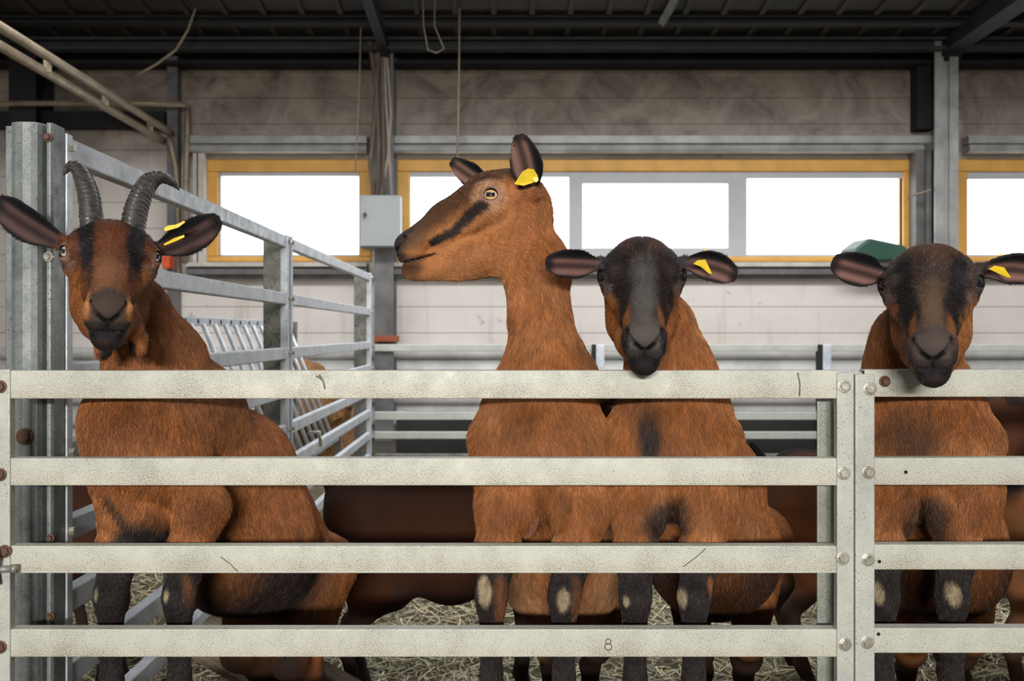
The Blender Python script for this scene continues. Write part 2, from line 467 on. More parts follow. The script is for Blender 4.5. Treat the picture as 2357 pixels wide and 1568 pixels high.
# green tub on the sill
prof = [(1970, 600), (1971, 572), (2003, 548), (2082, 565), (2120, 600)]
M_GREEN = plain('green_plastic', (.025, .085, .055), .45, 0, .2, 5)
bm = newbm(); P_ = [(wx(a, 9.9), wz(b, 9.9)) for a, b in prof]
extrude_profile(bm, P_, 'y', 9.9, 10.2)
for v in bm.verts:
    if v.co.y > 10: v.co.x -= .06
tag(link_bm('green_tub', bm, M_GREEN, bevel=.02, seg=3), 'dark green plastic tub on the ledge under the long window', 'tub')

# ================================================================ PEN FENCES
def cprof(bm, x0, x1, y0, y1, z0, z1, axis, t=.004, r=.0):
    """rail: C channel, its web towards -y (axis x) """
    if axis == 'x':
        pr = [(y0, z0), (y0, z1), (y1, z1), (y1, z1 - .010), (y1 - t, z1 - .010), (y1 - t, z1 - t), (y0 + t, z1 - t), (y0 + t, z0 + t), (y1 - t, z0 + t), (y1 - t, z0 + .010), (y1, z0 + .010), (y1, z0)]
        extrude_profile(bm, pr, 'x', x0, x1)

def bolt(bm, c, n, r=.0085, h=.007, washer=True):
    """hex bolt head with washer at c, facing n"""
    c = Vector(c); n = Vector(n).normalized()
    a = n.orthogonal().normalized(); b = n.cross(a)
    def ring(rad, d, seg, ph=0):
        return [bm.verts.new(c + n * d + (a * math.cos(ph + 2 * math.pi * i / seg) + b * math.sin(ph + 2 * math.pi * i / seg)) * rad) for i in range(seg)]
    if washer:
        A = ring(r * 1.35, -.004, 20); B = ring(r * 1.35, .0015, 20); Cc = ring(r * 1.2, .002, 20)
        for P, Q in ((A, B), (B, Cc)):
            for i in range(20): bm.faces.new((P[i], P[(i + 1) % 20], Q[(i + 1) % 20], Q[i]))
        bm.faces.new(Cc)
    A = ring(r, .001, 6); B = ring(r, h * .8, 6); Cc = ring(r * .82, h, 6)
    for P, Q in ((A, B), (B, Cc)):
        for i in range(6): bm.faces.new((P[i], P[(i + 1) % 6], Q[(i + 1) % 6], Q[i]))
    bm.faces.new(Cc)
    bmesh.ops.recalc_face_normals(bm, faces=bm.faces)

YG = 1.757
SG = FPX / YG
def gx(px): return (px - CX) / SG
def gz(py): return CAMZ - (py - CY) / SG
RAILZ = [(918, 853), (1118, 1055), (1320, 1257), (1513, 1449), (1712, 1648)]
def gate(label, x0, x1, uprights, railz, root_x):
    root = empty('livestock_gate', (root_x, YG, .345), label=label, cat='gate')
    off = Vector((root_x, YG, .345))
    def part(name, bm, mat, **kw):
        for v in bm.verts: v.co -= off
        return link_bm(name, bm, mat, root, **kw)
    for b, t in railz:
        bm = newbm(); cprof(bm, gx(x0), gx(x1), YG, YG + .0275, gz(b), gz(t), 'x')
        part('rail', bm, M_GATE, bevel=.0016)
    for a, b, top in uprights:
        bm = newbm()
        A, B = gx(a), gx(b)
        # folded upright: flat face, rolled edge
        pr = [(A, YG - .004), (B, YG - .004), (B, YG + .016), (B - .004, YG + .016), (B - .004, YG), (A + .004, YG), (A + .004, YG + .016), (A, YG + .016)]
        extrude_profile(bm, pr, 'z', .345, gz(top))
        part('upright', bm, M_GATEV, bevel=.0022)
    return root, part
g1, gp1 = gate('long galvanised gate of five flat rails that three goats look over', 20, 1934,
               [(-14, 25, 850), (1925, 1964.5, 857)], RAILZ, gx(960))
for a, b in ((1941, 889), (1940, 1089), (1938, 1284), (1943, 1482), (1940, 1680)):
    bm = newbm(); bolt(bm, (gx(a), YG - .004, gz(b)), (0, -1, 0)); gp1('bolt', bm, M_BOLT)
for a, b in ((4, 890), (4, 1092), (14, 1268), (4, 1488)):
    bm = newbm(); bolt(bm, (gx(a), YG - .004, gz(b)), (0, -1, 0)); gp1('bolt', bm, M_RUST)
bm = newbm()
tube(bm, [(gx(-20), YG - .018, gz(1307)), (gx(44), YG - .018, gz(1304))], .0062, 12); tube(bm, [(gx(38), YG - .018, gz(1304)), (gx(50), YG - .018, gz(1304))], .0078, 12)
gp1('latch_pin', bm, M_STAIN, smooth=True)
bm = newbm(); tube(bm, [(gx(3), YG - .012, gz(1262)), (gx(8), YG - .02, gz(1280)), (gx(2), YG - .02, gz(1310)), (gx(5), YG - .016, gz(1340))], .0045, 8)
gp1('chain_link', bm, M_RUST, smooth=True)
# a smudge in the shape of an 8 on the lowest visible rail, a dark scrape on the top rail
bm = newbm()
for cy_, rr in ((1477, 7), (1489, 9)):
    pts = [(gx(1400 + rr * .9 * math.cos(t)), YG - .0006, gz(cy_ + rr * .85 * math.sin(t))) for t in np.linspace(0, 6.3, 18)]
    tube(bm, pts, .0009, 6, caps=False)
gp1('dirt_mark', bm, plain('dried_mud', (.12, .10, .07), .9), smooth=True)
M_SCR = plain('dark_scrape', (.16, .15, .12), .8)
for (a, b, c, d, r) in ((735, 862, 748, 895, .0013), (728, 866, 741, 874, .0016), (1836, 858, 1840, 912, .0013), (508, 1282, 548, 1316, .0009), (1572, 1305, 1625, 1262, .0009)):
    bm = newbm(); tube(bm, [(gx(a), YG - .0002, gz(b)), (gx((a + c) / 2 + 3), YG - .0002, gz((b + d) / 2)), (gx(c), YG - .0002, gz(d))], r, 5)
    gp1('scrape', bm, M_SCR, smooth=True)
g2, gp2 = gate('shorter-seen galvanised gate on the right that one goat hangs its chin over', 1990, 3300,
               [(1967, 2012, 861)], [(914, 851), (1117, 1054), (1312, 1254), (1504, 1446), (1700, 1640)], gx(2600))
for a, b in ((2000, 895), (1997, 1087), (1996, 1287), (1994, 1477), (1994, 1670)):
    bm = newbm(); bolt(bm, (gx(a), YG - .004, gz(b)), (0, -1, 0)); gp2('bolt', bm, M_BOLT)
bm = newbm(); bolt(bm, (gx(2036), YG, gz(878)), (0, -1, 0), r=.0075, h=.011); gp2('bolt', bm, M_RUST)
M_HOLE = plain('hole_shade', (.01, .01, .01), .9)  # dark discs stand in for the shade inside the holes
for a, b in ((2085, 1087), (2024, 1293), (2022, 1460)):
    bm = newbm(); tube(bm, [(gx(a), YG - .0005, gz(b)), (gx(a), YG + .001, gz(b))], .0032, 12)
    gp2('bolt_hole_disc', bm, M_HOLE)

def post(name, label, prof, z0, z1, mat, group=None, bolts=()):
    xs_ = [p[0] for p in prof]; ys_ = [p[1] for p in prof]
    c = Vector((sum(xs_) / len(xs_), sum(ys_) / len(ys_), z0))
    root = empty(name, c, label=label, cat='post', group=group)
    bm = newbm(); extrude_profile(bm, prof, 'z', z0, z1)
    for v in bm.verts: v.co -= c
    link_bm('shaft', bm, mat, root, bevel=.003, seg=3)
    for (p, r, m) in bolts:
        bm = newbm(); bolt(bm, p, (0, -1, 0), r=r)
        for v in bm.verts: v.co -= c
        link_bm('bolt', bm, m, root)
    return root
# post where the two gates meet
Yp = 1.83
def px_(p, Y): return (p - CX) / FPX * Y
post('gate_post', 'zinc post behind the two gates where they meet',
     [(px_(1881, Yp), Yp), (px_(1911, Yp), Yp), (px_(1913, Yp), Yp - .006), (px_(1918, Yp), Yp - .006), (px_(1919, Yp), Yp + .03), (px_(1962, Yp), Yp + .03),
      (px_(1962, Yp), Yp + .034), (px_(1914, Yp), Yp + .034), (px_(1912, Yp), Yp + .005), (px_(1881, Yp), Yp + .005)], .345, gz(868), M_GATEP)
# big corner post on the left
Yc = 1.905
X = lambda p: px_(p, Yc)
post('corner_post', 'tall weathered zinc corner post at the left edge carrying the side fence',
     [(X(-3), Yc + .05), (X(-3), Yc + .026), (X(21), Yc + .026), (X(24), Yc + .006), (X(30), Yc - .006), (X(42), Yc - .012), (X(60), Yc - .014), (X(78), Yc - .013), (X(90), Yc - .007), (X(96), Yc + .003),
      (X(100), Yc + .020), (X(104), Yc + .020), (X(106), Yc + .002), (X(110), Yc - .005), (X(119), Yc - .005), (X(123), Yc + .002), (X(123), Yc + .05)], 0.345, CAMZ + (CY - 283) / FPX * Yc, M_POST,
     bolts=[((X(113), Yc - .006, CAMZ - (318 - CY) / FPX * Yc), .0065, M_RUST), ((X(114), Yc - .006, CAMZ - (592 - CY) / FPX * Yc), .007, M_BOLT),
            ((X(67), Yc - .018, CAMZ - (1003 - CY) / FPX * Yc), .012, M_RUST), ((X(119), Yc - .006, CAMZ - (1238 - CY) / FPX * Yc), .006, M_RUST), ((X(119), Yc - .006, CAMZ - (1418 - CY) / FPX * Yc), .006, M_RUST)])
# side fence: two panels along the pen
XF = -.858
FZ = [1.489, 1.259, 1.038, .884, .728, .584, .436, .29]
def fence_panel(y0, y1, label, low=8):
    c = Vector((XF, (y0 + y1) / 2, .29 - .05))
    root = empty('side_fence', c, label=label, cat='fence', group='side fence panels of the left pen')
    for i, z in enumerate(FZ):
        bm = newbm(); box(bm, XF - .03, XF, y0 + (.02), y1 - .02, z - .047, z)
        for v in bm.verts: v.co -= c
        link_bm('rail', bm, M_FENCE, root, bevel=.004)
    for y in (y0, y1 - .028):
        bm = newbm(); box(bm, XF - .026, XF + .006, y, y + .028, .24, FZ[0] + .004)
        for v in bm.verts: v.co -= c
        link_bm('end_bar', bm, M_FENCE, root, bevel=.003)
        for z in FZ[:5]:
            bm = newbm(); tube(bm, [Vector((XF + .004, y + .014, z - .022)), Vector((XF + .016, y + .014, z - .022))], .009, 6)
            for v in bm.verts: v.co -= c
            link_bm('bolt', bm, M_BOLT, root)
fence_panel(1.96, 4.035, 'nearer galvanised side fence panel starting at the corner post')
fence_panel(4.075, 6.63, 'farther galvanised side fence panel behind the horned goat')
for (y, w_, lab) in ((4.06, .072, 'stained steel post joining the two side fence panels'), (6.68, .085, 'stained steel post at the far end of the side fence')):
    post('fence_post', lab, [(XF - .035 - w_, y), (XF - .034, y), (XF - .034, y + .05), (XF - .045, y + .05), (XF - .045, y + .012), (XF - .025 - w_, y + .012), (XF - .025 - w_, y + .05), (XF - .035 - w_, y + .05)], 0, 1.50, M_STAIN)
# gate hook on the far panel
bm = newbm(); tube(bm, [(XF + .02, 4.35, .66), (XF + .07, 4.35, .665), (XF + .075, 4.35, .60)], .008, 8)
tag(link_bm('fence_hook', bm, M_BOLT, smooth=True), 'small bent steel hook hanging on the farther side fence panel', 'hook')

# hay rack behind the side fence
XRK = -1.3
rk = empty('hay_rack', (XRK, 5.0, 0), label='slanted-bar hay rack with a pierced top rail behind the side fence', cat='hay rack')
c = Vector((XRK, 5.0, 0))
def rp(name, bm, mat, **kw):
    for v in bm.verts: v.co -= c
    return link_bm(name, bm, mat, rk, **kw)
bm = newbm(); box(bm, XRK - .02, XRK, 3.9, 6.3, 1.128, 1.166); rp('top_rail', bm, M_FENCE, bevel=.003)
bm = newbm(); box(bm, -1.03, -1.01, 3.9, 6.3, .42, .46); rp('bottom_rail', bm, M_FENCE, bevel=.003)
for i in range(13):
    y = 4.0 + i * .175
    bm = newbm(); tube(bm, [(XRK + .004, y, 1.135), (-1.02, y, .44)], .0115, 8); rp('slanted_bar', bm, M_FENCE, smooth=True)
    bm = newbm(); tube(bm, [(XRK, y - .06, 1.147), (XRK + .002, y - .06, 1.147)], .011, 10); rp('rail_hole_disc', bm, M_STEELD)  # dark disc in place of the shade inside each rail hole
for y in (3.92, 6.28):
    bm = newbm(); box(bm, XRK - .02, XRK + .02, y - .02, y + .02, 0, 1.166); box(bm, -1.04, -1.0, y - .02, y + .02, 0, .46); rp('rack_leg', bm, M_STAIN)

# back fence and trough at the far side of the pen
YF = 8.0
bf = empty('back_fence', (wx(1700, YF), YF, 0), label='pale galvanised rail fence across the far side of the pen', cat='fence')
c = Vector((wx(1700, YF), YF, 0))
def bp(name, bm, mat, **kw):
    for v in bm.verts: v.co -= c
    return link_bm(name, bm, mat, bf, **kw)
for a, b in ((793, 809), (948, 967), (994, 1011), (1045, 1062)):
    bm = newbm(); box(bm, wx(862, YF), wx(3400, YF), YF, YF + .03, wz(b, YF), wz(a, YF)); bp('rail', bm, M_STAIN if a > 1000 else M_GATEV, bevel=.004)
for p in (1362, 1882, 2530):
    bm = newbm(); box(bm, wx(p, YF), wx(p + 9, YF), YF - .03, YF + .05, 0, wz(793, YF)); bp('post', bm, M_STEELD)
    bm = newbm(); box(bm, wx(p + 9, YF), wx(p + 28, YF), YF - .04, YF - .02, 0, wz(794, YF)); bp('post', bm, M_FENCE, bevel=.004)
bm = newbm()
extrude_profile(bm, [(8.25, 0), (8.25, .40), (8.28, .40), (8.32, .06), (8.78, .06), (8.82, .40), (8.85, .40), (8.85, 0)], 'x', wx(912, 8.25), 9.5)
tag(link_bm('dark_trough', bm, plain('dark_brown_trough', (.02, .017, .014), .8, 0, .5, 4)), 'long dark trough shape added on the floor behind the back fence', 'trough')  # dark trough shape put in to fill the dark zone below the rails
# ================================================================ ORGANIC SURFACES
# A goat is one continuous surface, blended out of tapered limbs and ellipsoids
# (signed distances with smooth unions) and meshed with surface nets.
F4 = np.float32
class Sdf:
    def __init__(s): s.p = []
    def cone(s, a, b, ra, rb, k=.02, op='add'):
        s.p.append(('cone', np.array(a, F4), np.array(b, F4), float(ra), float(rb), float(k), op)); return s
    def chain(s, pts, k=.02):
        for (a, ra), (b, rb) in zip(pts[:-1], pts[1:]): s.cone(a, b, ra, rb, k)
        return s
    def ell(s, c, r, R=None, k=.02, op='add'):
        s.p.append(('ell', np.array(c, F4), np.array(r, F4), np.eye(3, dtype=F4) if R is None else np.array(R, F4), 0, float(k), op)); return s
    def fn(s, f, c, rad, k=.003, op='sub'):
        s.p.append(('fn', f, np.array(c, F4), float(rad), 0, float(k), op)); return s
    @staticmethod
    def dist(q, P):
        t = q[0]
        if t == 'cone':
            a, b, ra, rb = q[1:5]
            ba = b - a; L = float(ba @ ba) + 1e-12
            pa = P - a
            h = np.clip((pa @ ba) / L, 0, 1)
            d = pa - h[:, None] * ba
            return np.sqrt(np.einsum('ij,ij->i', d, d)) - (ra + (rb - ra) * h)
        if t == 'ell':
            c, r, R = q[1:4]
            l = (P - c) @ R
            k0 = np.sqrt(((l / r) ** 2).sum(1)); k1 = np.sqrt(((l / (r * r)) ** 2).sum(1)) + 1e-9
            return k0 * (k0 - 1) / k1
        return q[1](P)
    @staticmethod
    def comb(f, d, k, op):
        if op == 'add':
            h = np.clip(.5 + .5 * (f - d) / k, 0, 1)
            return f + (d - f) * h - k * h * (1 - h)
        h = np.clip(.5 - .5 * (f + d) / k, 0, 1)          # smooth subtraction
        return f + (-d - f) * h + k * h * (1 - h)
    def eval(s, P, subset=None):
        f = np.full(len(P), 1e3, F4)
        for i, q in enumerate(s.p):
            if q[0] == 'fn':
                c, rad = q[2], q[3]
                m = ((P - c) ** 2).sum(1) < (rad + .03) ** 2
                if m.any():
                    f[m] = s.comb(f[m], q[1](P[m]).astype(F4), q[5], q[6])
            else:
                f = s.comb(f, s.dist(q, P).astype(F4), q[5], q[6])
        return f
    def mesh(s, lo, hi, h, B=8):
        lo = np.array(lo, F4); hi = np.array(hi, F4)
        bs = h * B
        nb = np.ceil((hi - lo) / bs).astype(int)
        g = np.stack(np.meshgrid(*[np.arange(n) for n in nb], indexing='ij'), -1).reshape(-1, 3)
        cen = lo + (g + .5) * bs
        fc = np.concatenate([s.eval(c.astype(F4)) for c in np.array_split(cen, max(1, len(cen) // 200000))])
        diag = bs * .8661
        act = np.abs(fc) < diag * 1.35 + .004
        g = g[act]; cen = cen[act].astype(F4); fc = fc[act]
        nB = len(g)
        n1 = B + 1
        off = np.stack(np.meshgrid(*[np.arange(n1)] * 3, indexing='ij'), -1).reshape(-1, 3)
        V = np.empty((nB, n1 ** 3), F4)
        CH = 400
        pd = []
        for q in s.p:
            if q[0] == 'fn': pd.append(np.sqrt(((cen - q[2]) ** 2).sum(1)) - q[3])
            else: pd.append(s.dist(q, cen))
        for c0 in range(0, nB, CH):
            c1 = min(nB, c0 + CH)
            P = (lo + (g[c0:c1, None, :] * B + off[None]) * h).astype(F4)
            f = np.full((c1 - c0, n1 ** 3), 1e3, F4)
            for q, d in zip(s.p, pd):
                k, op = q[5], q[6]
                dd = d[c0:c1]
                m = (dd < fc[c0:c1] + 2 * diag + k * 1.5 + .005) if op == 'add' else (dd < diag + k * 1.5 + .01)
                if not m.any(): continue
                Pm = P[m].reshape(-1, 3)
                fm = f[m].reshape(-1)
                dm = s.dist(q, Pm).astype(F4)
                f[m] = s.comb(fm, dm, k, op).reshape(-1, n1 ** 3)
            V[c0:c1] = f
        V = V.reshape(nB, n1, n1, n1)
        # cells
        ins = V < 0
        cs = np.zeros((nB, B, B, B), np.int8)
        for i in (0, 1):
            for j in (0, 1):
                for k in (0, 1):
                    cs += ins[:, i:i + B, j:j + B, k:k + B]
        bi, ci, cj, ck = np.nonzero((cs > 0) & (cs < 8))
        corner = np.empty((len(bi), 2, 2, 2), F4)
        for i in (0, 1):
            for j in (0, 1):
                for k in (0, 1):
                    corner[:, i, j, k] = V[bi, ci + i, cj + j, ck + k]
        acc = np.zeros((len(bi), 3), np.float64); cnt = np.zeros(len(bi))
        for ax in range(3):
            for u in (0, 1):
                for v in (0, 1):
                    sl0 = [u, v]; sl1 = [u, v]
                    sl0.insert(ax, 0); sl1.insert(ax, 1)
                    a = corner[:, sl0[0], sl0[1], sl0[2]]; b = corner[:, sl1[0], sl1[1], sl1[2]]
                    cr = (a < 0) != (b < 0)
                    t = np.where(cr, a / np.where(cr, a - b, 1), 0)
                    pos = np.zeros((len(bi), 3)); o = [u, v]; o.insert(ax, 0)
                    pos[:] = o; pos[:, ax] = t
                    acc += pos * cr[:, None]; cnt += cr
        vert = acc / cnt[:, None]
        G = g[bi] * B + np.stack([ci, cj, ck], 1)
        verts = lo + (G + vert) * h
        dims = nb * B + 2
        key = (G[:, 0].astype(np.int64) * dims[1] + G[:, 1]) * dims[2] + G[:, 2]
        order = np.argsort(key); skey = key[order]
        def find(Gq):
            kq = (Gq[:, 0].astype(np.int64) * dims[1] + Gq[:, 1]) * dims[2] + Gq[:, 2]
            ix = np.clip(np.searchsorted(skey, kq), 0, len(skey) - 1)
            ok = skey[ix] == kq
            return order[ix], ok
        quads = []
        for ax in range(3):
            a = V[:, :B, :B, :B]
            sl = [slice(None), slice(0, B), slice(0, B), slice(0, B)]
            sl[ax + 1] = slice(1, B + 1)
            b = V[tuple(sl)]
            e = (a < 0) != (b < 0)
            bi2, i2, j2, k2 = np.nonzero(e)
            flip = a[bi2, i2, j2, k2] < 0
            Gc = g[bi2] * B + np.stack([i2, j2, k2], 1)
            u, v = (ax + 1) % 3, (ax + 2) % 3
            du = np.zeros(3, int); du[u] = 1; dv = np.zeros(3, int); dv[v] = 1
            ids = []; okall = np.ones(len(Gc), bool)
            for dd in (Gc - du - dv, Gc - dv, Gc, Gc - du):
                ii, ok = find(dd); ids.append(ii); okall &= ok
            Q = np.stack(ids, 1)
            Q = np.where(flip[:, None], Q, Q[:, ::-1])
            quads.append(Q[okall])
        quads = np.concatenate(quads)
        # light smoothing
        vs = verts.astype(np.float64)
        for lam in (.5, -.2, .4):
            nbp = np.zeros_like(vs); c = np.zeros(len(vs))
            for a, b in ((0, 1), (1, 2), (2, 3), (3, 0)):
                for x, y in ((a, b), (b, a)):
                    for d_ in range(3):
                        nbp[:, d_] += np.bincount(quads[:, x], vs[quads[:, y], d_], len(vs))
                    c += np.bincount(quads[:, x], minlength=len(vs))
            vs = vs + lam * (nbp / np.maximum(c, 1)[:, None] - vs)
        # keep the skin, drop stray specks
        lab = np.arange(len(vs)); ea = quads.ravel(); eb = np.roll(quads, -1, 1).ravel()
        for _ in range(60):
            m = np.minimum(lab[ea], lab[eb]); new = lab.copy()
            np.minimum.at(new, lab[ea], m); np.minimum.at(new, lab[eb], m)
            new = new[new]; new = new[new]; new = new[lab]
            if (new == lab).all(): break
            lab = new
        cnt = np.bincount(lab, minlength=len(vs)); ok = cnt[lab] > 600
        quads = quads[ok[quads[:, 0]]]; idx = np.cumsum(ok) - 1
        return vs[ok], idx[quads]

def np_mesh(name, verts, quads, mat=None, colors=None, smooth=True, cname='coat'):
    me = bpy.data.meshes.new(name)
    nf = len(quads); w = quads.shape[1]
    me.vertices.add(len(verts)); me.loops.add(nf * w); me.polygons.add(nf)
    me.vertices.foreach_set('co', np.ascontiguousarray(verts, np.float32).ravel())
    me.loops.foreach_set('vertex_index', np.ascontiguousarray(quads, np.int32).ravel())
    me.polygons.foreach_set('loop_start', np.arange(0, nf * w, w, dtype=np.int32))
    try: me.polygons.foreach_set('loop_total', np.full(nf, w, np.int32))
    except Exception: pass
    me.polygons.foreach_set('use_smooth', np.full(nf, smooth))
    me.update(calc_edges=True)
    if colors is not None:
        at = me.attributes.new(cname, 'FLOAT_COLOR', 'POINT')
        c4 = np.ones((len(verts), 4), np.float32); c4[:, :3] = colors
        at.data.foreach_set('color', c4.ravel())
    if mat: me.materials.append(mat)
    return me

def normals_of(v, q):
    a = v[q[:, 2]] - v[q[:, 0]]; b = v[q[:, 3]] - v[q[:, 1]]
    fn = np.cross(a, b)
    area = np.sqrt((fn ** 2).sum(1)) / 2
    n = np.zeros_like(v)
    for i in range(4):
        for d in range(3): n[:, d] += np.bincount(q[:, i], fn[:, d], len(v))
    n /= np.linalg.norm(n, axis=1, keepdims=True) + 1e-12
    return n, area
def nrm(v): return v / (np.linalg.norm(v, axis=-1, keepdims=True) + 1e-12)
def sstep(x, a, b):
    t = np.clip((x - a) / (b - a), 0, 1); return t * t * (3 - 2 * t)

_r = np.random.default_rng(3)
_W = _r.normal(size=(4, 10, 3)); _PH = _r.uniform(0, 6.28, (4, 10))
def vnoise(P, scale, which=0):
    """cheap smooth noise, about -1..1"""
    s = 0
    for w, ph in zip(_W[which], _PH[which]): s = s + np.sin((P @ w) * scale + ph + 1.7 * np.sin((P @ w[::-1]) * scale * .6 + ph))
    return s / 5.0

# ---------------------------------------------------------------- coat and hair materials
def coat_material(name, attr, rough=.8, spec=.12):
    k = N(name)
    a = k.n.new('ShaderNodeAttribute'); a.attribute_name = attr
    k.set('Base Color', a.outputs['Color']).set('Roughness', rough).set('Specular IOR Level', spec)
    k.b.inputs['Sheen Weight'].default_value = .0
    k.bump(k.noise(420, 2, .6, vec=k.mapping((1, 1, .35))), .5, .002)
    return k.m
M_COAT = coat_material('short_goat_coat', 'coat')
def hair_material():
    k = N('goat_hair')
    a = k.n.new('ShaderNodeAttribute'); a.attribute_name = 'hair_colour'
    k.set('Base Color', a.outputs['Color']).set('Roughness', .48).set('Specular IOR Level', .30)
    return k.m
M_HAIR = hair_material()

def make_hair(name, roots, dirs, nor, length, color, radius, parent, lift=.35, curl=.25, rng=RNG):
    """a coat of short hairs, each strand its own curve point chain"""
    n = len(roots); NP = 4
    t = np.linspace(0, 1, NP)
    d = nrm(dirs - (dirs * nor).sum(1, keepdims=True) * nor)
    side = np.cross(nor, d)
    a = rng.normal(0, .12, (n, 1))
    d = nrm(d + side * a)
    lf = lift * rng.uniform(.5, 1.5, (n, 1))
    L = (length * rng.uniform(.6, 1.25, n))[:, None, None]
    tt = t[None, :, None]
    path = d[:, None, :] * tt + nor[:, None, :] * (lf[:, None] * (tt - .55 * tt ** 2)) + side[:, None, :] * (rng.normal(0, curl, (n, 1, 1)) * tt ** 2 * .5)
    P = roots[:, None, :] - nor[:, None, :] * .0008 + path * L
    cu = bpy.data.hair_curves.new(name)
    cu.add_curves([NP] * n)
    cu.attributes['position'].data.foreach_set('vector', P.astype(np.float32).ravel())
    ra = cu.attributes.get('radius') or cu.attributes.new('radius', 'FLOAT', 'POINT')
    rr = (radius if np.ndim(radius) else np.full(n, radius))[:, None] * np.array([1.0, .9, .65, .12])[None]
    ra.data.foreach_set('value', rr.astype(np.float32).ravel())
    ca = cu.attributes.new('hair_colour', 'FLOAT_COLOR', 'CURVE')
    c4 = np.ones((n, 4), np.float32); c4[:, :3] = color
    ca.data.foreach_set('color', c4.ravel())
    cu.materials.append(M_HAIR)
    o = bpy.data.objects.new(name, cu); COL.objects.link(o); o.parent = parent
    return o
# ================================================================ GOATS
ORANGE = np.array((.325, .118, .036)); ORANGE_L = np.array((.47, .215, .085)); ORANGE_D = np.array((.160, .056, .020))
BLACK = np.array((.0085, .0082, .0095)); BROWN = np.array((.085, .033, .015)); GREYB = np.array((.035, .034, .037)); DARKN = np.array((.020, .015, .014))
TAN = np.array((.42, .28, .15)); PINK = np.array((.42, .20, .15))

def frame(fdir, roll=0):
    f = nrm(np.array(fdir, float)); x = nrm(np.cross((0, 0, 1), f)); u = np.cross(f, x)
    c, s_ = math.cos(roll), math.sin(roll)
    return f, c * u + s_ * x, c * x - s_ * u         # F, U, X as world vectors

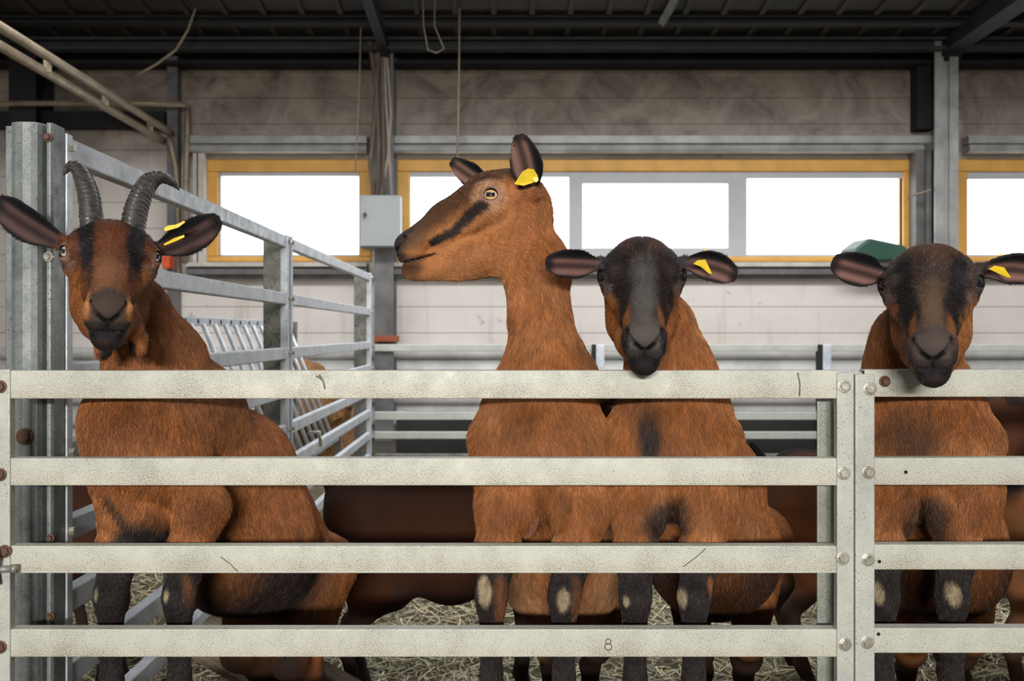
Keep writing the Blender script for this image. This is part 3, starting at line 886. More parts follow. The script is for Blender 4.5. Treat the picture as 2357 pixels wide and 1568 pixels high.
class Head:
    """head frame: F along the muzzle when the head is carried level, U up, X sideways; origin between the eyes"""
    def __init__(s, origin, fdir, roll=0, scale=1.0, seed=0, **kw):
        s.o = np.array(origin, float); s.F, s.U, s.X = frame(fdir, roll); s.s = scale
        s.M = np.stack([s.F, s.U, s.X], 1); s.kw = kw
        s.dome = kw.get('dome', 0); s.en = nrm(np.array(kw.get('en', (.60, .12, .80))))
    def w(s, f, u, x=0.0): return s.o + s.s * (s.M @ np.array((f, u, x), float))
    def local(s, P): return ((P - s.o) @ s.M) / s.s
    def rot(s, tilt=0, toe=0):
        """ellipsoid axes, tilted in the profile plane"""
        c, q_ = math.cos(tilt), math.sin(tilt)
        a = c * s.F + q_ * s.U; b = -q_ * s.F + c * s.U
        return np.stack([a, b, s.X], 1)
    def build(s, S):
        k = s.s; w = s.w; W_ = s.kw.get('wide', 1.0)
        E = lambda f, u, x, r, tilt=0, kk=.02, op='add': S.ell(w(f, u, x), np.array(r) * k, s.rot(tilt), kk * k, op)
        C = lambda a, b, ra, rb, kk=.02, op='add': S.cone(w(*a), w(*b), ra * k, rb * k, kk * k, op)
        D = s.dome; mz = s.kw.get('mz', 1.0)
        E(-.030, -.004 + D * .5, 0, (.064, .060 + D * .5, .058 * W_), 0, .02)          # cranium
        E(-.062, -.014, 0, (.056, .058, .052 * W_), 0, .03)                             # back of skull
        C((.015, .006, 0), (.085, -.042, 0), .039, .033, .025)                          # forehead and bridge
        C((.085, -.042, 0), (.146, -.083, 0), .032, .026, .02)
        for x in (-1, 1):
            C((.005, -.012, .028 * x * W_), (.090, -.074, .016 * x), .037, .025, .02)   # side of face
            C((-.040, -.098, .012 * x), (.040, -.114, .010 * x), .047, .036, .02)       # jaw
            C((.040, -.114, .010 * x), (.124, -.130, .006 * x * mz), .036, .019 * mz, .02)
            C((-.052, -.050, .016 * x), (-.034, -.092, .016 * x), .046, .046, .025)     # masseter
            C((-.016, .020, .046 * x * W_), (.022, .010, .049 * x * W_), .016, .013, .018)    # brow
            C((-.004, -.026, .050 * x * W_), (.040, -.044, .036 * x * W_), .017, .013, .018)  # cheek bone
            E(.154, -.106, .014 * x * mz, (.026, .026, .019 * mz), -.4, .010)                      # upper lip pads
            E(.160, -.087, .018 * x * mz, (.017, .015, .013), -.6, .010)                      # nostril wing
            C((.10, -.066, .014 * x * mz), (.15, -.088, .018 * x * mz), .014 * mz, .013 * mz, .015)
        E(.163, -.089, 0, (.024, .021, .022 * mz), -.6, .010)                                # nose pad
        E(.143, -.138, 0, (.029, .019, .021 * mz), -.1, .010)                                # chin
        C((.07, -.135, 0), (.14, -.140, 0), .022, .016, .02)
        # the surface in front of a given (u, x)
        def surf(u, x, f0=.235, f1=.05):
            fs = np.linspace(f0, f1, 380)
            P = s.o + s.s * (np.stack([fs, np.full_like(fs, u), np.full_like(fs, x)], 1) @ s.M.T)
            d = S.eval(P.astype(F4)); i = int(np.argmax(d < 0))
            return fs[i]
        def groove(uxs, rs, kk, off=0.0):
            pts = [(surf(u, x) + off, u, x) for u, x in uxs]
            for i in range(len(pts) - 1): C(pts[i], pts[i + 1], rs[i], rs[i + 1], kk, 'sub')
        nos = {}
        for x in (-1, 1):
            nos[x] = [(surf(u, q_ * x * mz), u, q_ * x * mz) for u, q_ in ((-.1065, .0045), (-.1010, .0110), (-.0945, .0185), (-.0870, .0250), (-.0800, .0285), (-.0760, .0255))]
        phil = [(surf(u, 0), u, 0) for u in (-.1045, -.112, -.120, -.127)]
        s.noseline = (nos, phil)
        for x in (-1, 1):
            p_ = nos[x]; r_ = (.0016, .0028, .0042, .0054, .0048, .0024)
            for i in range(5): C(p_[i], p_[i + 1], r_[i], r_[i + 1], .0028, 'sub')
        for i in range(3): C(phil[i], phil[i + 1], .0016, .0013, .003, 'sub')
        # mouth line
        def mline(f): return -.1270 + (f - .18) * (-.22) - .25 * np.clip(.145 - f, 0, 1) * -.35
        def mouth(P, s=s):
            l = s.local(P); f, u, x = l[:, 0], l[:, 1], l[:, 2]
            slab = np.abs(u - mline(f)) - .0012 * sstep(f, .100, .112)
            return np.maximum(slab, .100 - f) * s.s
        S.fn(mouth, w(.15, -.12), .07 * k, .0030 * k, 'sub')
        # eyes: socket, lids
        s.eyes = []; ek = s.kw.get('ek', 1.0); s.ek = ek
        for x in (-1, 1):
            ec = np.array((.004, .000, .0560 * x * W_)); n = s.en * np.array((1, 1, x))
            s.eyes.append((w(*ec), s.M @ n, x))
            E(ec[0], ec[1] - .001, ec[2], (.0200 * ek, .0185 * ek, .0185 * ek), 0, .010)
            def socket(P, s=s, ec=ec, n=n):
                l = s.local(P) - ec; h = l @ n
                t1 = nrm(np.cross(n, (0, 1, 0))); t2 = np.cross(t1, n)
                a = (l @ t1); b = (l @ t2)
                rr = np.sqrt((a / (.0135 * ek)) ** 2 + (b / (.0104 * ek)) ** 2)
                return np.maximum((rr - 1) * .0104, np.maximum(.002 - h, h - .04)) * s.s
            S.fn(socket, w(*ec), .035 * k, .004 * k, 'sub')
            t1 = nrm(np.cross(n, (0, 1, 0))); t2 = np.cross(t1, n)
            if t2[1] < 0: t2 = -t2
            ring = []
            for t in np.linspace(0, 2 * math.pi, 15):
                a_, b_ = .0138 * ek * math.cos(t), .0108 * ek * math.sin(t)
                ring.append(ec + n * (math.sqrt(max(1e-6, (.0158 * ek) ** 2 - a_ * a_ - b_ * b_)) ) + t1 * a_ + t2 * b_)
            for i_, (a, b) in enumerate(zip(ring[:-1], ring[1:])):
                up_ = math.sin((i_ + .5) / 14 * 2 * math.pi) > 0
                C(tuple(a), tuple(b), .0030 if up_ else .0022, .0030 if up_ else .0022, .0040)
        for (a, b, ra, rb) in s.kw.get('extra', ()):
            C(a, b, ra, rb, .015)

class Ear:
    """leaf-shaped cupped ear, part of the same skin as the head"""
    def __init__(e, root, base, tip, n, w, cup=.5, droop=0.0, bow=0.0, r0=.020, r1=.011, th=.0042, tp=.55):
        e.tp = tp
        e.root = root; e.base = np.array(base, float); tip = np.array(tip, float)
        e.L = np.linalg.norm(tip - e.base); e.a = (tip - e.base) / e.L
        n = np.array(n, float); e.n = nrm(n - (n @ e.a) * e.a); e.b = np.cross(e.a, e.n)
        if e.b[2] < 0: e.b = -e.b
        e.w = w; e.cup = cup; e.droop = droop; e.bow = bow; e.r0 = r0; e.r1 = r1; e.th = th
    def coords(e, P):
        l = P - e.base
        t = (l @ e.a) / e.L; tc = np.clip(t, 0, 1)
        ox = l @ e.b - e.bow * 4 * tc * (1 - tc); oz = l @ e.n + e.droop * tc * tc
        w_ = e.w * (.42 + .58 * sstep(tc, 0, .50)) * np.sqrt(np.clip(1 - np.clip((tc - e.tp) / (1 - e.tp), 0, 1) ** (2.4 if e.tp > .5 else 1.9), 0, 1))
        kap = e.cup / e.w * (1.7 - 1.1 * tc)
        g = kap * ox * ox + .0012 * np.sin(ox / e.w * 8) * np.sin(np.pi * tc)
        return t, ox, oz, w_, kap, g
    def sdf(e, P):
        t, ox, oz, w_, kap, g = e.coords(P)
        sh = np.abs(oz - g) / np.sqrt(1 + (2 * kap * ox) ** 2) - e.th * (1 - .2 * np.clip(t, 0, 1))
        ed = (np.abs(ox) - w_) * .8
        end = np.maximum(-t - .02, t - 1) * e.L
        d = np.maximum(np.maximum(ed, end), sh)
        o = np.sqrt(np.clip(ed, 0, 1) ** 2 + np.clip(sh, 0, 1) ** 2 + np.clip(end, 0, 1) ** 2)
        return np.where((ed > 0) | (sh > 0) | (end > 0), o, d)

def iris_mesh(R, kind):
    """eyeball, +Z looking out, iris and level pupil in its colouring"""
    nu, nv = 64, 48
    V = []; Q = []; Cc = []
    for i in range(nv + 1):
        th = math.pi * i / nv
        for j in range(nu):
            ph = 2 * math.pi * j / nu
            bulge = 1 + .05 * math.exp(-(th / .5) ** 2)
            V.append((R * math.sin(th) * math.cos(ph), R * math.sin(th) * math.sin(ph), R * math.cos(th) * bulge))
    V = np.array(V)
    for i in range(nv):
        for j in range(nu):
            Q.append((i * nu + j, i * nu + (j + 1) % nu, (i + 1) * nu + (j + 1) % nu, (i + 1) * nu + j)[::-1])
    x, y = V[:, 0] / R, V[:, 1] / R
    r = np.hypot(x, y)
    if kind == 'amber': iris, pup, pw, ph_ = np.array((.72, .47, .20)), np.array((.006, .007, .012)), .54, .30
    elif kind == 'pale': iris, pup, pw, ph_ = np.array((.60, .50, .42)), np.array((.010, .018, .05)), .42, .30
    else: iris, pup, pw, ph_ = np.array((.17, .075, .032)), np.array((.006, .009, .016)), .62, .62
    c = np.tile(iris, (len(V), 1)) * (1 + .18 * np.sin(np.arctan2(y, x) * 23))[:, None]
    c *= (1 - .8 * sstep(r, .80, .90))[:, None]
    pm = 1 - sstep(np.maximum(np.abs(x) / pw, np.abs(y) / ph_) * .7 + .3 * np.hypot(x / pw, y / ph_), .9, 1.02)
    c = c * (1 - pm[:, None]) + pup * pm[:, None]
    return V, np.array(Q), c
k_ = N('goat_eye'); _a = k_.n.new('ShaderNodeAttribute'); _a.attribute_name = 'coat'
k_.set('Base Color', _a.outputs['Color']).set('Roughness', .05).set('Coat Weight', 1.0).set('Coat Roughness', .02)
M_EYE = k_.m
EYE_ME = {}
def add_eye(root, c, n, kind, R, off):
    key = (kind, round(R, 5))
    if key not in EYE_ME:
        v, q_, col = iris_mesh(R, kind); EYE_ME[key] = np_mesh('eye', v, q_, M_EYE, col)
    o = bpy.data.objects.new('eye', EYE_ME[key]); COL.objects.link(o); o.parent = root
    z = nrm(np.array(n)); y = np.array((0, 0, 1.0)); y = nrm(y - (y @ z) * z); x = np.cross(y, z)
    M = Matrix(((x[0], y[0], z[0], c[0]), (x[1], y[1], z[1], c[1]), (x[2], y[2], z[2], c[2]), (0, 0, 0, 1)))
    o.matrix_local = Matrix.Translation(-Vector(off)) @ M
    return o

def horn_mesh(path, radii, seg=28, sub=70, ridge=.07):
    path = np.array(path, float); radii = np.array(radii, float)
    # Catmull-Rom resample
    P = np.vstack([2 * path[0] - path[1], path, 2 * path[-1] - path[-2]])
    T = np.linspace(0, len(path) - 1 - 1e-6, sub); out = []
    for t in T:
        i = int(t); u = t - i; p0, p1, p2, p3 = P[i:i + 4]
        out.append(.5 * ((2 * p1) + (-p0 + p2) * u + (2 * p0 - 5 * p1 + 4 * p2 - p3) * u * u + (-p0 + 3 * p1 - 3 * p2 + p3) * u ** 3))
    out = np.array(out); rr = np.interp(T, range(len(path)), radii)
    s_ = np.concatenate([[0], np.cumsum(np.linalg.norm(np.diff(out, axis=0), axis=1))])
    tan = nrm(np.gradient(out, axis=0)); V = []; up = np.array((0, 1.0, 0))
    for i in range(sub):
        a = nrm(up - (up @ tan[i]) * tan[i]); b = np.cross(tan[i], a)
        rd = 1 + ridge * (math.sin(s_[i] * 2 * math.pi / .0085) * (1 - sstep(np.array(T[i] / (len(path) - 1)), .6, .9)))
        for j in range(seg):
            q_ = 2 * math.pi * j / seg
            fl = 1.12 if True else 1
            keel = 1 + .10 * math.exp(-((q_ - math.pi) / .5) ** 2)
            V.append(out[i] + (a * math.cos(q_) * 1.15 + b * math.sin(q_) * .92) * rr[i] * rd * keel)
    V = np.array(V); Q = []
    for i in range(sub - 1):
        for j in range(seg): Q.append((i * seg + j, i * seg + (j + 1) % seg, (i + 1) * seg + (j + 1) % seg, (i + 1) * seg + j))
    return V, np.array(Q), np.repeat(s_, seg)
k_ = N('ridged_horn')
k_.set('Base Color', k_.mix(k_.ramp(k_.noise(60, 4, .7, vec=k_.mapping((1, 1, 3))), (.35, 0), (.7, 1)), (.075, .066, .060), (.020, .017, .016)))
k_.set('Roughness', .38); k_.bump(k_.noise(160, 3), .5, .0015); M_HORN = k_.m
M_TAG = plain('yellow_tag_plastic', (.80, .56, .015), .4, 0, .25, 60)

def leg_front(S, sh, el, kn, ft, hoof, r=1.0):
    S.cone(sh, el, .052 * r, .046 * r, .03)
    S.chain([(el, .046 * r), ((np.array(el) + kn) / 2, .037 * r), (kn, .027 * r)], .02)
    kn = np.array(kn); ft = np.array(ft); hoof = np.array(hoof)
    S.ell(kn + (0, -.006, 0), (.0275 * r, .028 * r, .040 * r), None, .012)
    m = kn * .45 + ft * .55
    S.chain([(kn - (0, 0, .03), .0235 * r), (m, .0185 * r), (ft, .0235 * r)], .015)
    S.cone(ft, hoof + (0, 0, .045), .023 * r, .020 * r, .01)
    for x in (-.014, .014):
        S.cone(hoof + (x, .006, .045), hoof + (x, -.018, .014), .018 * r, .0165 * r, .008)
def leg_hind(S, hip, side, zf, r=1.0, fwd=(0, -1, 0), spread=.0):
    """hip at the top; stifle forward, hock back; hoof on zf"""
    hip = np.array(hip, float); f = nrm(np.array(fwd, float)); sx = np.array((f[1], -f[0], 0)) * -1
    H = hip[2] - zf
    stf = hip + f * .09 + np.array((0, 0, -.22 * H / .58)) + sx * side * .02
    hock = np.array((hip[0], hip[1], zf + .235 * H / .58)) - f * .075 + sx * side * (.02 + spread)
    ft = np.array((hock[0], hock[1], zf + .075)) + f * .030
    hoof = np.array((ft[0], ft[1], zf)) + f * .02
    S.cone(hip, stf, .074 * r, .034 * r, .03)
    S.cone(hip - f * .03, hock * .45 + stf * .55, .068 * r, .026 * r, .03)
    S.chain([(stf, .036 * r), ((stf + hock) / 2, .029 * r), (hock, .025 * r)], .03)
    S.chain([(hock, .026 * r), ((hock + ft) / 2, .018 * r), (ft, .022 * r)], .012)
    for q_ in (-1, 1):
        S.cone(ft, hoof + sx * .013 * q_ + np.array((0, 0, .016)), .019 * r, .016 * r, .008)
    return stf, hock

CAMP = np.array((0, 0, CAMZ))
def goat(name_label, H, body, ears, paint, cat='goat', group=None, eye='dark', horns=(), tags=(), res=.0026, hair=470000, lo=None, hi=None, hairlen=None, z_hair=.40, eyeR=.0143):
    S = Sdf(); body(S, H); H.build(S)
    for e in ears:
        S.cone(e.root, e.base, e.r0, e.r1, .015)
        S.fn(e.sdf, e.base + e.a * e.L * .5, e.L * .62, .006, 'add')
    pts = np.array([p for q_ in S.p if q_[0] == 'cone' for p in (q_[1], q_[2])] + [q_[1] for q_ in S.p if q_[0] == 'ell'])
    lo_ = pts.min(0) - .2; hi_ = pts.max(0) + .2
    v, q_ = S.mesh(lo_, hi_, res)
    L = H.local(v)
    col = paint(v, L, H)
    def in_ear(e, P):
        t, ox, oz, w_, kap, g = e.coords(P)
        return (t > .03) & (t < 1.05) & (np.abs(ox) < w_ + .008) & (np.abs(oz - g) < .010), t, ox / e.w, (oz - g)
    dk = getattr(paint, 'ear_dark', .25)
    for e in ears:
        m, t, vv, sd = in_ear(e, v)
        inner = sstep(sd, -.0006, .0012)[:, None]
        wr = np.abs(vv) * e.w / (e.w * (.42 + .58 * sstep(np.clip(t, 0, 1), 0, .5)))
        edge = np.maximum(sstep(wr, .70, .92), sstep(t, .80, .97))[:, None]
        ci = (.16, .085, .070) + (.10, .055, .045) * np.sin(vv * 8)[:, None]
        kd = np.maximum(sstep(vv, -.05, .55), dk)[:, None]
        ci = ci * (1 - kd) + BLACK * 1.4 * kd
        co = BROWN * 2.2 * (1 - edge) + DARKN * edge
        ce = (ci * inner + co * (1 - inner)); ce = ce * (1 - edge * .9) + BLACK * edge * .9
        mm = (m * sstep(t, .03, .14))[:, None]
        col = col * (1 - mm) + ce * mm
    off = np.array((float(v[:, 0].mean()), float(v[:, 1].mean()), float(v[:, 2].min())))
    root = empty('goat', off, label=name_label, cat=cat, group=group)
    me = np_mesh('body', v - off, q_, M_COAT, np.clip(col, 0, 1))
    ob = bpy.data.objects.new('body', me); COL.objects.link(ob); ob.parent = root
    for c, n, x in H.eyes:
        ok = 'amber' if eye == 'amber' else eye
        add_eye(root, c, n, ok, .0146 * H.ek * H.s, off)
    # ---- coat of hair on what the place shows
    nor, area = normals_of(v, q_)
    if hair:
        a3 = area
        cen = v[q_].mean(1); fn_ = nor[q_].mean(1); lc = H.local(cen)
        view = nrm(CAMP - cen)
        facing = (fn_ * view).sum(1)
        nose = (lc[:, 0] > .150) & (lc[:, 1] > -.112) & (lc[:, 1] < -.068) & (np.abs(lc[:, 2]) < .026)
        wgt = a3 * (facing > -.45) * (cen[:, 2] > z_hair) * np.where(cen[:, 1] > 2.35, .35, 1) * (~nose)
        headm = (lc[:, 0] > -.1) & (lc[:, 1] > -.18) & (lc[:, 1] < .1) & (np.abs(lc[:, 2]) < .1)
        for c, n, x in H.eyes:
            wgt *= np.linalg.norm(cen - c - n * .008 * H.s, axis=1) > .0185 * H.s
        wgt = wgt * np.where(headm, 1.5, 1)
        earf = np.zeros(len(q_), bool)
        for e in ears:
            m, t, vv, sd = in_ear(e, cen); earf |= m
            wr = np.abs(vv) / (.42 + .58 * sstep(np.clip(t, 0, 1), 0, .5))
            wgt = np.where(m, a3 * np.where((sd > 0) & (wr < .84) & (t < .9) & (t > .12), 0.0, 1.1), wgt)
        n = int(hair * wgt.sum())
        rng = np.random.default_rng(5)
        f_ix = rng.choice(len(q_), n, p=wgt / wgt.sum())
        u, w_ = rng.random((2, n, 1))
        qq = q_[f_ix]
        def lerp(A): return (A[qq[:, 0]] * (1 - u) * (1 - w_) + A[qq[:, 1]] * u * (1 - w_) + A[qq[:, 2]] * u * w_ + A[qq[:, 3]] * (1 - u) * w_)
        P = lerp(v); Nn = nrm(lerp(nor)); Cc = lerp(col); l = H.local(P)
        # lie of the coat
        back = -H.F[None] * 1.0 + H.X[None] * (np.sign(l[:, 2:3]) * .25)
        down = np.tile(np.array((0, 0, -1.0)), (n, 1)) + .35 * np.stack([vnoise(P, 9, 0), vnoise(P, 9, 1), 0 * P[:, 0]], 1)
        up = sstep(l[:, 1], -.02, .05)[:, None]
        flow_head = back + H.U[None] * (.25 - .9 * (1 - up)) + .25 * np.stack([vnoise(P, 30, 2)] * 3, 1) * H.X[None]
        wl = sstep(l[:, 0] + .35 * np.clip(l[:, 1] + .06, -1, 0), -.125, -.045) * sstep(l[:, 1], -.20, -.165) * (1 - sstep(np.abs(l[:, 2]), .10, .12))
        wh = wl[:, None]
        flow = flow_head * wh + down * (1 - wh)
        hl = .0075 + .006 * sstep(l[:, 1], .025, .045) - .003 * sstep(l[:, 0], .06, .12)
        length = hl * 1.1 * wl + .021 * (1 - wl)
        length = np.where((P[:, 2] < .70) & (P[:, 1] < 2.05), .009, length)
        if hairlen is not None: length = hairlen(P, l, length)
        lift = .34
        rad = .00034 * wl + .00042 * (1 - wl)
        for e in ears:
            m, t, vv, sd = in_ear(e, P)
            m &= t > .08
            wr = np.abs(vv) / (.42 + .58 * sstep(np.clip(t, 0, 1), 0, .5))
            edge = (wr > .86) | (t > .93)
            flow[m] = (e.a[None] * .7 + e.b[None] * (np.sign(vv) * edge)[:, None])[m]
            length[m] = np.where(edge, .0055, np.where(sd > 0, .0030, .005))[m]
            rad[m] = .00026
        # locks: neighbouring hairs share a lean and a tone
        lock = vnoise(P * np.array((1, 1, .35)), 260, 1)
        tone = np.exp(rng.normal(0, .27, n) + .24 * lock + .16 * vnoise(P, 40, 3) - .03)
        tips = rng.random(n) < .05
        tone = np.where(tips, tone * 1.35, tone)
        nor_l = Nn
        hc = np.clip(Cc * 1.0 * tone[:, None], 0.003, .95)
        hc = np.where((Cc.mean(1) < .05)[:, None] & (rng.random(n) < .09)[:, None], hc * 2.4 + np.array((.013, .016, .021)), hc)  # bluish window sheen on black fur put into some hair colours
        make_hair('fur', P - off, flow, nor_l, length, hc, rad, root, lift=lift, curl=.35, rng=rng)
    for (path, rad) in horns:
        hv, hq, _ = horn_mesh(path, rad)
        o = bpy.data.objects.new('horn', np_mesh('horn', hv - off, hq, M_HORN)); COL.objects.link(o); o.parent = root
    for t in tags:
        for poly, th in t:
            bm = newbm()
            poly = [Vector(p) for p in poly]; nn = (poly[1] - poly[0]).cross(poly[2] - poly[0]).normalized() * th
            A = [bm.verts.new(p - Vector(off)) for p in poly]; B = [bm.verts.new(p + nn - Vector(off)) for p in poly]
            bm.faces.new(A[::-1]); bm.faces.new(B)
            for i in range(len(A)): bm.faces.new((A[i], A[(i + 1) % len(A)], B[(i + 1) % len(A)], B[i]))
            bmesh.ops.recalc_face_normals(bm, faces=bm.faces)
            o = link_bm('ear_tag', bm, M_TAG, root, bevel=.0006)
    return root, v, col

def blob(P, c, r, soft=.4):
    d = np.sqrt((((P - np.array(c)) / np.array(r)) ** 2).sum(1))
    return 1 - sstep(d + .18 * vnoise(P, 45, 0), 1 - soft, 1 + soft)
def lay(col, m, c): return col * (1 - m[:, None]) + np.array(c) * m[:, None]

def base_coat(v, L, H, black_below=None, body_dark=None):
    n = .5 + .5 * vnoise(v, 7, 1)
    col = ORANGE[None] * (1 - .35 * n[:, None]) + ORANGE_D[None] * (.35 * n[:, None])
    col = lay(col, .30 * sstep(vnoise(v, 22, 2), .1, .9), ORANGE_L)
    return col
def muzzle(col, L, dark=BLACK, greyer=GREYB, strength=1.0, pad=(.036, .030, .027)):
    """dark nose leather and lips"""
    f, u, x = L.T
    nz = sstep(f, .142, .158) * sstep(u, -.112, -.104) * (1 - sstep(np.abs(x), .023, .030)) 
    lips = sstep(f, .118, .14) * (1 - sstep(np.abs(u + .124), .010, .018))
    chin = sstep(f, .125, .15) * (1 - sstep(u, -.128, -.12))
    col = lay(col, chin * .8 * strength, dark * 1.2)
    col = lay(col, lips * .85 * strength, dark * 1.3)
    lipz = sstep(f, .150, .165) * sstep(u, -.128, -.122) * (1 - sstep(u, -.112, -.104)) * (1 - sstep(np.abs(x), .026, .034))
    col = lay(col, lipz * .85, np.array(pad) * .6)
    col = lay(col, nz * .92, pad)
    return col
def nostrils(col, L, H):  # shade inside the nostril and lip grooves painted into the skin colour
    nos, phil = H.noseline
    for x in (-1, 1):
        d, t = pl_dist(L, nos[x], absx=False)
        col = lay(col, 1 - sstep(d, .0030, .0055), BLACK * .4)
    d, t = pl_dist(L, phil, absx=False)
    return lay(col, (1 - sstep(d, .0012, .0028)) * .8, BLACK * .5)
def eye_skin(col, L, H, c1=(.30, .17, .13), c2=BLACK):
    W_ = H.kw.get('wide', 1)
    d = np.sqrt((L[:, 0] - .004 - H.en[0] * .0155) ** 2 + (L[:, 1] - .002) ** 2 * 1.3)
    m = sstep(np.abs(L[:, 2]), .035, .05)
    col = lay(col, m * (1 - sstep(d, .017, .024)) * .8, c1)
    return lay(col, m * (1 - sstep(d / getattr(H, 'ek', 1), .0110, .0140)), c2)
def pl_dist(L, pts, absx=True, plane=None):
    """distance and position along a polyline in the head frame"""
    Q = L.copy()
    if absx: Q[:, 2] = np.abs(Q[:, 2])
    pts = np.array(pts, float)
    if plane == 'fx': Q[:, 1] = 0; pts[:, 1] = 0
    if plane == 'fu': Q[:, 2] = 0; pts[:, 2] = 0
    best = np.full(len(Q), 9.0); tt = np.zeros(len(Q))
    for i in range(len(pts) - 1):
        a = np.array(pts[i]); b = np.array(pts[i + 1]); ba = b - a
        h = np.clip((Q - a) @ ba / (ba @ ba), 0, 1); d = np.linalg.norm(Q - a - h[:, None] * ba, axis=1)
        m = d < best; best = np.where(m, d, best); tt = np.where(m, i + h, tt)
    return best, tt
def stripe(col, L, v, pts, r0, r1, c, soft=.35, amp=1.0, absx=True, plane=None, ok=None):
    d, t = pl_dist(L, pts, absx, plane); r = r0 + (r1 - r0) * t / (len(pts) - 1)
    d = d + .0035 * vnoise(v, 110, 1)
    m = (1 - sstep(d / r, 1 - soft, 1 + soft)) * amp
    return lay(col, m if ok is None else m * ok, c)

def straddle(S, chest, cw, rump, withers, knees, uppers, neck, belly, barrel, fwd=(0, -1, 0), rr=.13, hind=True, pect=True, hoofz=.345, rsp=.085, ft=None, shx=.082):
    """trunk of a goat standing with its forefeet on the kerb"""
    chest = np.array(chest)
    f = nrm(np.array(fwd, float)); sx = np.array((-f[1], f[0], 0))
    R = np.stack([sx, f, np.array((0, 0, 1.0))], 1)
    S.ell(chest, (cw * .93, .118, .145), R, .05)
    S.ell(chest + (0, -.010, -.052) , (cw * .72, .085, .092), R, .05)
    S.ell(chest + np.array((0, 0, .065)) - f * .03, (cw * .66, .100, .105), R, .06)
    S.chain([(np.array(neck[i][0]), neck[i][1] * .90) for i in range(len(neck))], .055)
    for p, r in withers: S.ell(p, (r, r, r), None, .05)
    S.chain([(chest - f * .06, cw * .86), (np.array(barrel[0]), barrel[1] * .9), (np.array(rump), rr * .93)], .04)
    S.chain([(chest - f * .05 - (0, 0, .05), cw * .68), (np.array(belly[0]), belly[1] * .9), (np.array(rump) - (0, 0, .03), rr * .8)], .04)
    for i, (kp, up) in enumerate(zip(knees, uppers)):
        side = (-1, 1)[i]
        sh = chest + sx * side * shx + np.array((0, 0, .0)) + f * .02
        kn = W(kp, 1372, 1.862); el = W(up, 1165, 1.895)
        fx = (ft or knees)[i]
        fo = W(fx, 1590, 1.868); hoof = np.array((fo[0], fo[1] - .012, hoofz))
        leg_front(S, sh, el, kn, fo, hoof)
    if pect:
        mid = (W(uppers[0], 1175, 1.865) + W(uppers[1], 1175, 1.865)) / 2
        for x in (-.031, .031): S.ell(mid + (x, .012, .018), (.022, .04, .060), None, .010)
        S.cone(mid + (0, -.03, -.07), mid + (0, -.03, .05), .009, .004, .012, 'sub')
    if hind:
        for side in (-1, 1):
            leg_hind(S, np.array(rump) + sx * side * rsp - (0, 0, .0), -side, 0.0, 1.0, f, .015)
    # tail
    S.cone(np.array(rump) - f * .11 + (0, 0, .06), np.array(rump) - f * .15 + (0, 0, -.03), .022, .014, .02)

def legs_black(col, v, knees, z0=.72, soft=.05, cal=(), amt=1.0):
    """black stockings and the pale calluses on the knees (px, py, width px, height px)"""
    kx = [W(k, 1372, 1.862)[0] for k in knees]
    for x in kx:
        m = (np.abs(v[:, 0] - x) < .075) & (v[:, 1] < 2.02)
        fade = (1 - sstep(v[:, 2] + .014 * vnoise(v, 55, 2), z0 - soft, z0 + soft)) * m
        col = lay(col, fade * amt, DARKN)
    for px, py, w_, h_ in cal:
        c = W(px, py, 1.838)
        m = blob(v, c, (w_ / 2460, .035, h_ / 2460), .25)
        col = lay(col, m, np.array((.34, .27, .17))[None] * (1 + .3 * vnoise(v, 160, 1)[:, None]))
    return col
def hind_paint(col, v, ycut=2.1):
    m = (v[:, 1] > ycut)
    low = (1 - sstep(v[:, 2] + .03 * vnoise(v, 14, 1) + .10 * vnoise(v * (1, 1, .3), 10, 2), .24, .36)) * m
    return lay(col, low * .9, BLACK * 1.3)
def belly_dark(col, v, nor_z, z0, z1, c=BROWN * .45, amt=.95, y0=1.98):
    m = sstep(v[:, 1], y0, y0 + .1) * (1 - sstep(v[:, 1], 2.26, 2.36)) * (1 - sstep(v[:, 2] + .02 * vnoise(v, 12, 1), z0, z1))
    return lay(col, m * amt, c)

def tocam(o, dx=0.0, pitch=0.2):
    h = np.array((-o[0] + dx, -o[1], 0)); h = h / np.linalg.norm(h)
    return np.array((h[0] * math.cos(pitch), h[1] * math.cos(pitch), -math.sin(pitch)))

